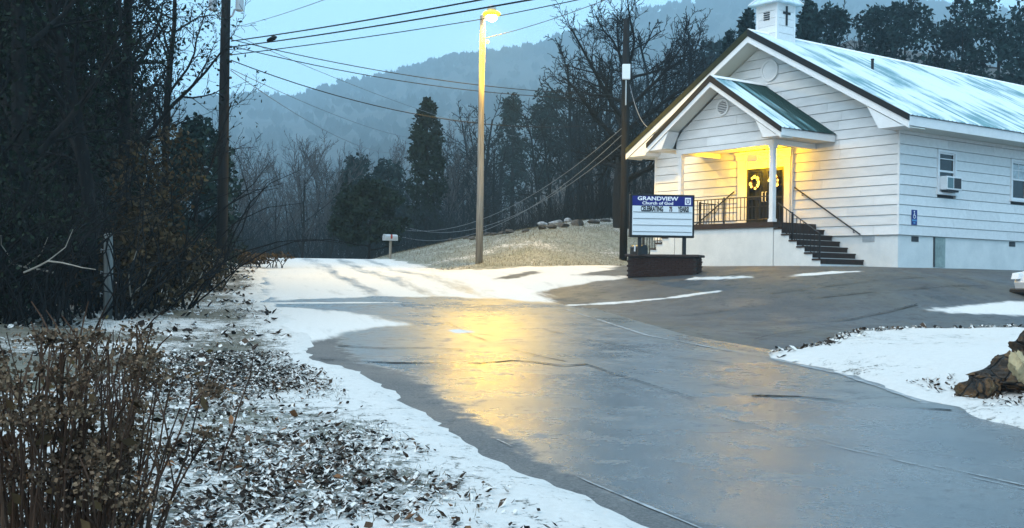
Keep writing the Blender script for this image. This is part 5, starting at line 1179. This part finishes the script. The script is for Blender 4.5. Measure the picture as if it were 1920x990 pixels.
# fallen leaves on the verge: curled, four faces each
def leaf_litter(name, label, n, cond, x0, x1, y0, y1, size, m, seed):
    r = np.random.default_rng(seed); x = r.uniform(x0, x1, n*6); y = r.uniform(y0, y1, n*6); k = cond(x, y, r); x, y = x[k][:n], y[k][:n]; n = len(x); z = ground_z(x, y)+.012
    c = np.stack([x, y, z], -1); a = r.uniform(0, 6.28, n); s = size*r.uniform(.45, 1.35, n); tl = r.normal(0, .45, (n, 2))
    d = np.stack([np.cos(a), np.sin(a), tl[:, 0]], -1)*s[:, None]*.5; w = np.stack([-np.sin(a), np.cos(a), tl[:, 1]], -1)*s[:, None]*.27; up = np.zeros((n, 3)); up[:, 2] = s*r.uniform(.08, .34, n)
    V = np.stack([c-d+up*.6, c-d*.15+w+up, c-d*.15-w+up, c-d*.1+up*.05, c+d*.55+w*.7+up*.8, c+d*.55-w*.7+up*.6, c+d+up*.9], 1).reshape(-1, 3); i = np.arange(n)[:, None]*7
    F = np.concatenate([i+np.array([[0, 3, 1, 1]]), i+np.array([[0, 2, 3, 3]]), i+np.array([[1, 3, 6, 4]]), i+np.array([[3, 2, 5, 6]])])
    tri = F[F[:, 2] == F[:, 3]][:, :3]; quad = F[F[:, 2] != F[:, 3]]
    return tag(mesh_np(name, V, quad, tri, m), label, 'leaves', kind='stuff')
pat = lambda x, y, th, o: fbm(x, y, 1.1, 4, o) > th
lv = lambda x, y, r: (edge_sd(x, y) > .35+1.0*vnoise(x, y, .9, 3)*r.random(len(x))) & (x < 2) & (r.random(len(x)) < np.clip(1.3-y*.05, .12, 1)*leafzone(x, y))
leaf_litter('fallen_leaves', 'dark curled fallen leaves scattered over the snowy left verge', 21000, lv, -4.6, 1.6, 3.8, 15.5, .054, litter_leaf, 71)
leaf_litter('fallen_leaves', 'fallen leaves along the far part of the left verge up to the wood', 1800, lambda x, y, r: (edge_sd(x, y) > .4) & (x < -2.2) & (x > -.2*y-7) & pat(x, y, .45, 62), -16, -2, 12, 44, .13, litter_leaf, 72)
leaf_litter('fallen_leaves', 'drift of dead leaves at the tip and edge of the right snowy verge', 1100, lambda x, y, r: (edge_sd(x, y) > .02) & (edge_sd(x, y) < .50*r.random(len(x))) & pat(x, y, .40, 66) & (x > 3) & (y > 15.5), 3.2, 11, 15.5, 23.5, .11, litter_leaf, 73)
leaf_litter('fallen_leaves', 'fallen leaves sprinkled in front of the brown boulder', 420, lambda x, y, r: (edge_sd(x, y) > .25) & (np.hypot((x-5.0)/1.1, (y-11.8)/1.4) < 1) & pat(x, y, .46, 64), 4, 7.2, 10.6, 14.4, .06, litter_leaf, 74)
leaf_litter('fallen_leaves', 'few orange brown leaves among the dark ones on the left verge', 260, lambda x, y, r: (edge_sd(x, y) > .9) & (x < 1), -5, 1.2, 3.8, 13, .075, mat('orange_leaf', (.22, .085, .025), .7, col2=(.10, .05, .02), vscale=3, island=.4), 75)
def blades(name, label, n, cond, x0, x1, y0, y1, h, m, seed):
    r = np.random.default_rng(seed); x = r.uniform(x0, x1, n*4); y = r.uniform(y0, y1, n*4); k = cond(x, y); x, y = x[k][:n], y[k][:n]; n = len(x); c = np.stack([x, y, ground_z(x, y)-.01], -1)
    a = r.uniform(0, 6.28, n); w = np.stack([np.cos(a), np.sin(a), 0*a], -1)*(h*.06); t = r.normal(0, .45, (n, 3)); t[:, 2] = 1; L_ = h*r.uniform(.4, 1.2, n)[:, None]
    V = np.stack([c-w, c+w, c+t*L_*np.array([.8, .8, 1])], 1).reshape(-1, 3); return tag(mesh_np(name, V, None, np.arange(3*n).reshape(-1, 3), m), label, 'grass', kind='stuff')
blades('dead_grass', 'short dead grass poking through the snow on the left verge', 9000, lambda x, y: (edge_sd(x, y) > .5) & pat(x, y, .5, 65) & (x < 1.5), -9, 1.4, 4, 26, .06, dry_grass, 81)
blades('dead_grass', 'thin dead grass on the bank under the street light', 14000, lambda x, y: (polysd(x, y, BANK) < -.3) & (polysd(x, y, BANK) > -16), -8, 7, 41, 62, .12, dry_grass, 82)

# ------------------------------------------------------------------ mountain across the valley and the air between
RIDGE = [(-900, 150), (-300, 190), (100, 200), (425, 182), (480, 176), (545, 184), (600, 168), (640, 154), (700, 143), (780, 126), (850, 106), (900, 99), (960, 96), (1010, 84), (1060, 66), (1130, 42), (1200, 20), (1300, 2), (1400, -12), (1500, -14), (1600, -8), (1800, 10), (2000, 30), (2400, 80), (3200, 200)]
pxs = np.linspace(-900, 3200, 330); rp_ = np.interp(pxs, [p[0] for p in RIDGE], [p[1] for p in RIDGE])
D0 = 1500.
mx_, mz_ = [], []
for px, py in zip(pxs, rp_): q = pxw(px, py, D0); mx_.append(q.x); mz_.append(q.z)
mx_ = np.array(mx_); mz_ = np.array(mz_)
ts = np.linspace(0, 1.25, 46); MX, TT = np.meshgrid(mx_, ts); MZr, _ = np.meshgrid(mz_, ts)
fy = np.where(TT <= 1, 330+(D0-330)*TT, D0+(TT-1)*400); prof_ = np.where(TT <= 1, np.clip(TT, 0, 1)**1.25, 1-(TT-1)*1.2)
MXX = MX*(fy/D0); rid = (fbm(MXX, fy, 150, 4, 91)-.5)*44*np.clip(TT*(1-np.clip(TT, 0, 1))*4, 0, 1)+(fbm(MXX, fy, 26, 3, 95)-.5)*5
MZZ = -9+(MZr+9-7)*prof_+rid
idx = np.arange(MXX.size).reshape(MXX.shape); Qm = np.stack([idx[:-1, :-1], idx[:-1, 1:], idx[1:, 1:], idx[1:, :-1]], -1).reshape(-1, 4)
hill_m = mat('hill_floor', (.050, .045, .040), .95, .05, col2=(.028, .030, .028), vscale=.05)
tag(mesh_np('mountain', np.stack([MXX, fy, MZZ], -1), Qm, None, hill_m, smooth=True), kind='structure')
r = np.random.default_rng(99); nT = 7500
ii = r.uniform(0, 45*1/1.25, nT); jj = r.uniform(0, 329, nT); ii[:2200] = r.uniform(33, 36.4, 2200)
i0 = ii.astype(int); j0 = np.clip(jj.astype(int), 0, 328); fi = ii-i0; fj = jj-j0
def bl_(A_): return (A_[i0, j0]*(1-fi)+A_[i0+1, j0]*fi)*(1-fj)+(A_[i0, j0+1]*(1-fi)+A_[i0+1, j0+1]*fi)*fj
bxx, byy, bzz = bl_(MXX), bl_(fy), bl_(MZZ)
# each far tree: six leaning slivers, a soft crown at this distance
VV = []; k6 = 7
hh = r.uniform(9, 16, nT)
for k in range(k6):
    a = r.uniform(0, 6.28, nT); sp = r.uniform(1., 5.6, nT); w = r.uniform(1.2, 3.2, nT)
    b0 = np.stack([bxx+np.cos(a)*sp*.3, byy+np.sin(a)*sp*.3, bzz+hh*.15], -1); m0 = np.stack([bxx+np.cos(a)*sp, byy+np.sin(a)*sp, bzz+hh*r.uniform(.5, .7, nT)], -1); t0 = np.stack([bxx+np.cos(a)*sp*1.1, byy+np.sin(a)*sp*1.1, bzz+hh*r.uniform(.8, 1.05, nT)], -1); ww = np.stack([w, w*0, w*0], -1)
    VV.append(np.stack([b0, m0+ww, t0, m0-ww], 1))
V = np.concatenate(VV).reshape(-1, 3); n = len(V)//4
tag(mesh_np('mountain_forest', V, np.arange(n*4).reshape(-1, 4), None, mat('forest_far', (.055, .052, .050), .95, .05, col2=(.03, .036, .034), vscale=.08)), 'misty forest covering the mountain across the valley', 'forest', kind='stuff')
# low cold mist in the valley air
hz = MB().box(-3600, 3600, -860, 1750, -16, 420).build('haze'); tag(hz, 'thin cold evening haze filling the valley', 'haze', kind='stuff')
hm = bpy.data.materials.new('haze_air'); hm.use_nodes = True; nt = hm.node_tree; nt.nodes.remove(nt.nodes['Principled BSDF'])
pv = nt.nodes.new('ShaderNodeVolumePrincipled'); pv.inputs['Color'].default_value = (.60, .86, 1.0, 1); pv.inputs['Density'].default_value = HAZE_D; pv.inputs['Anisotropy'].default_value = .0
nt.links.new(pv.outputs['Volume'], nt.nodes['Material Output'].inputs['Volume']); hz.data.materials.append(hm)
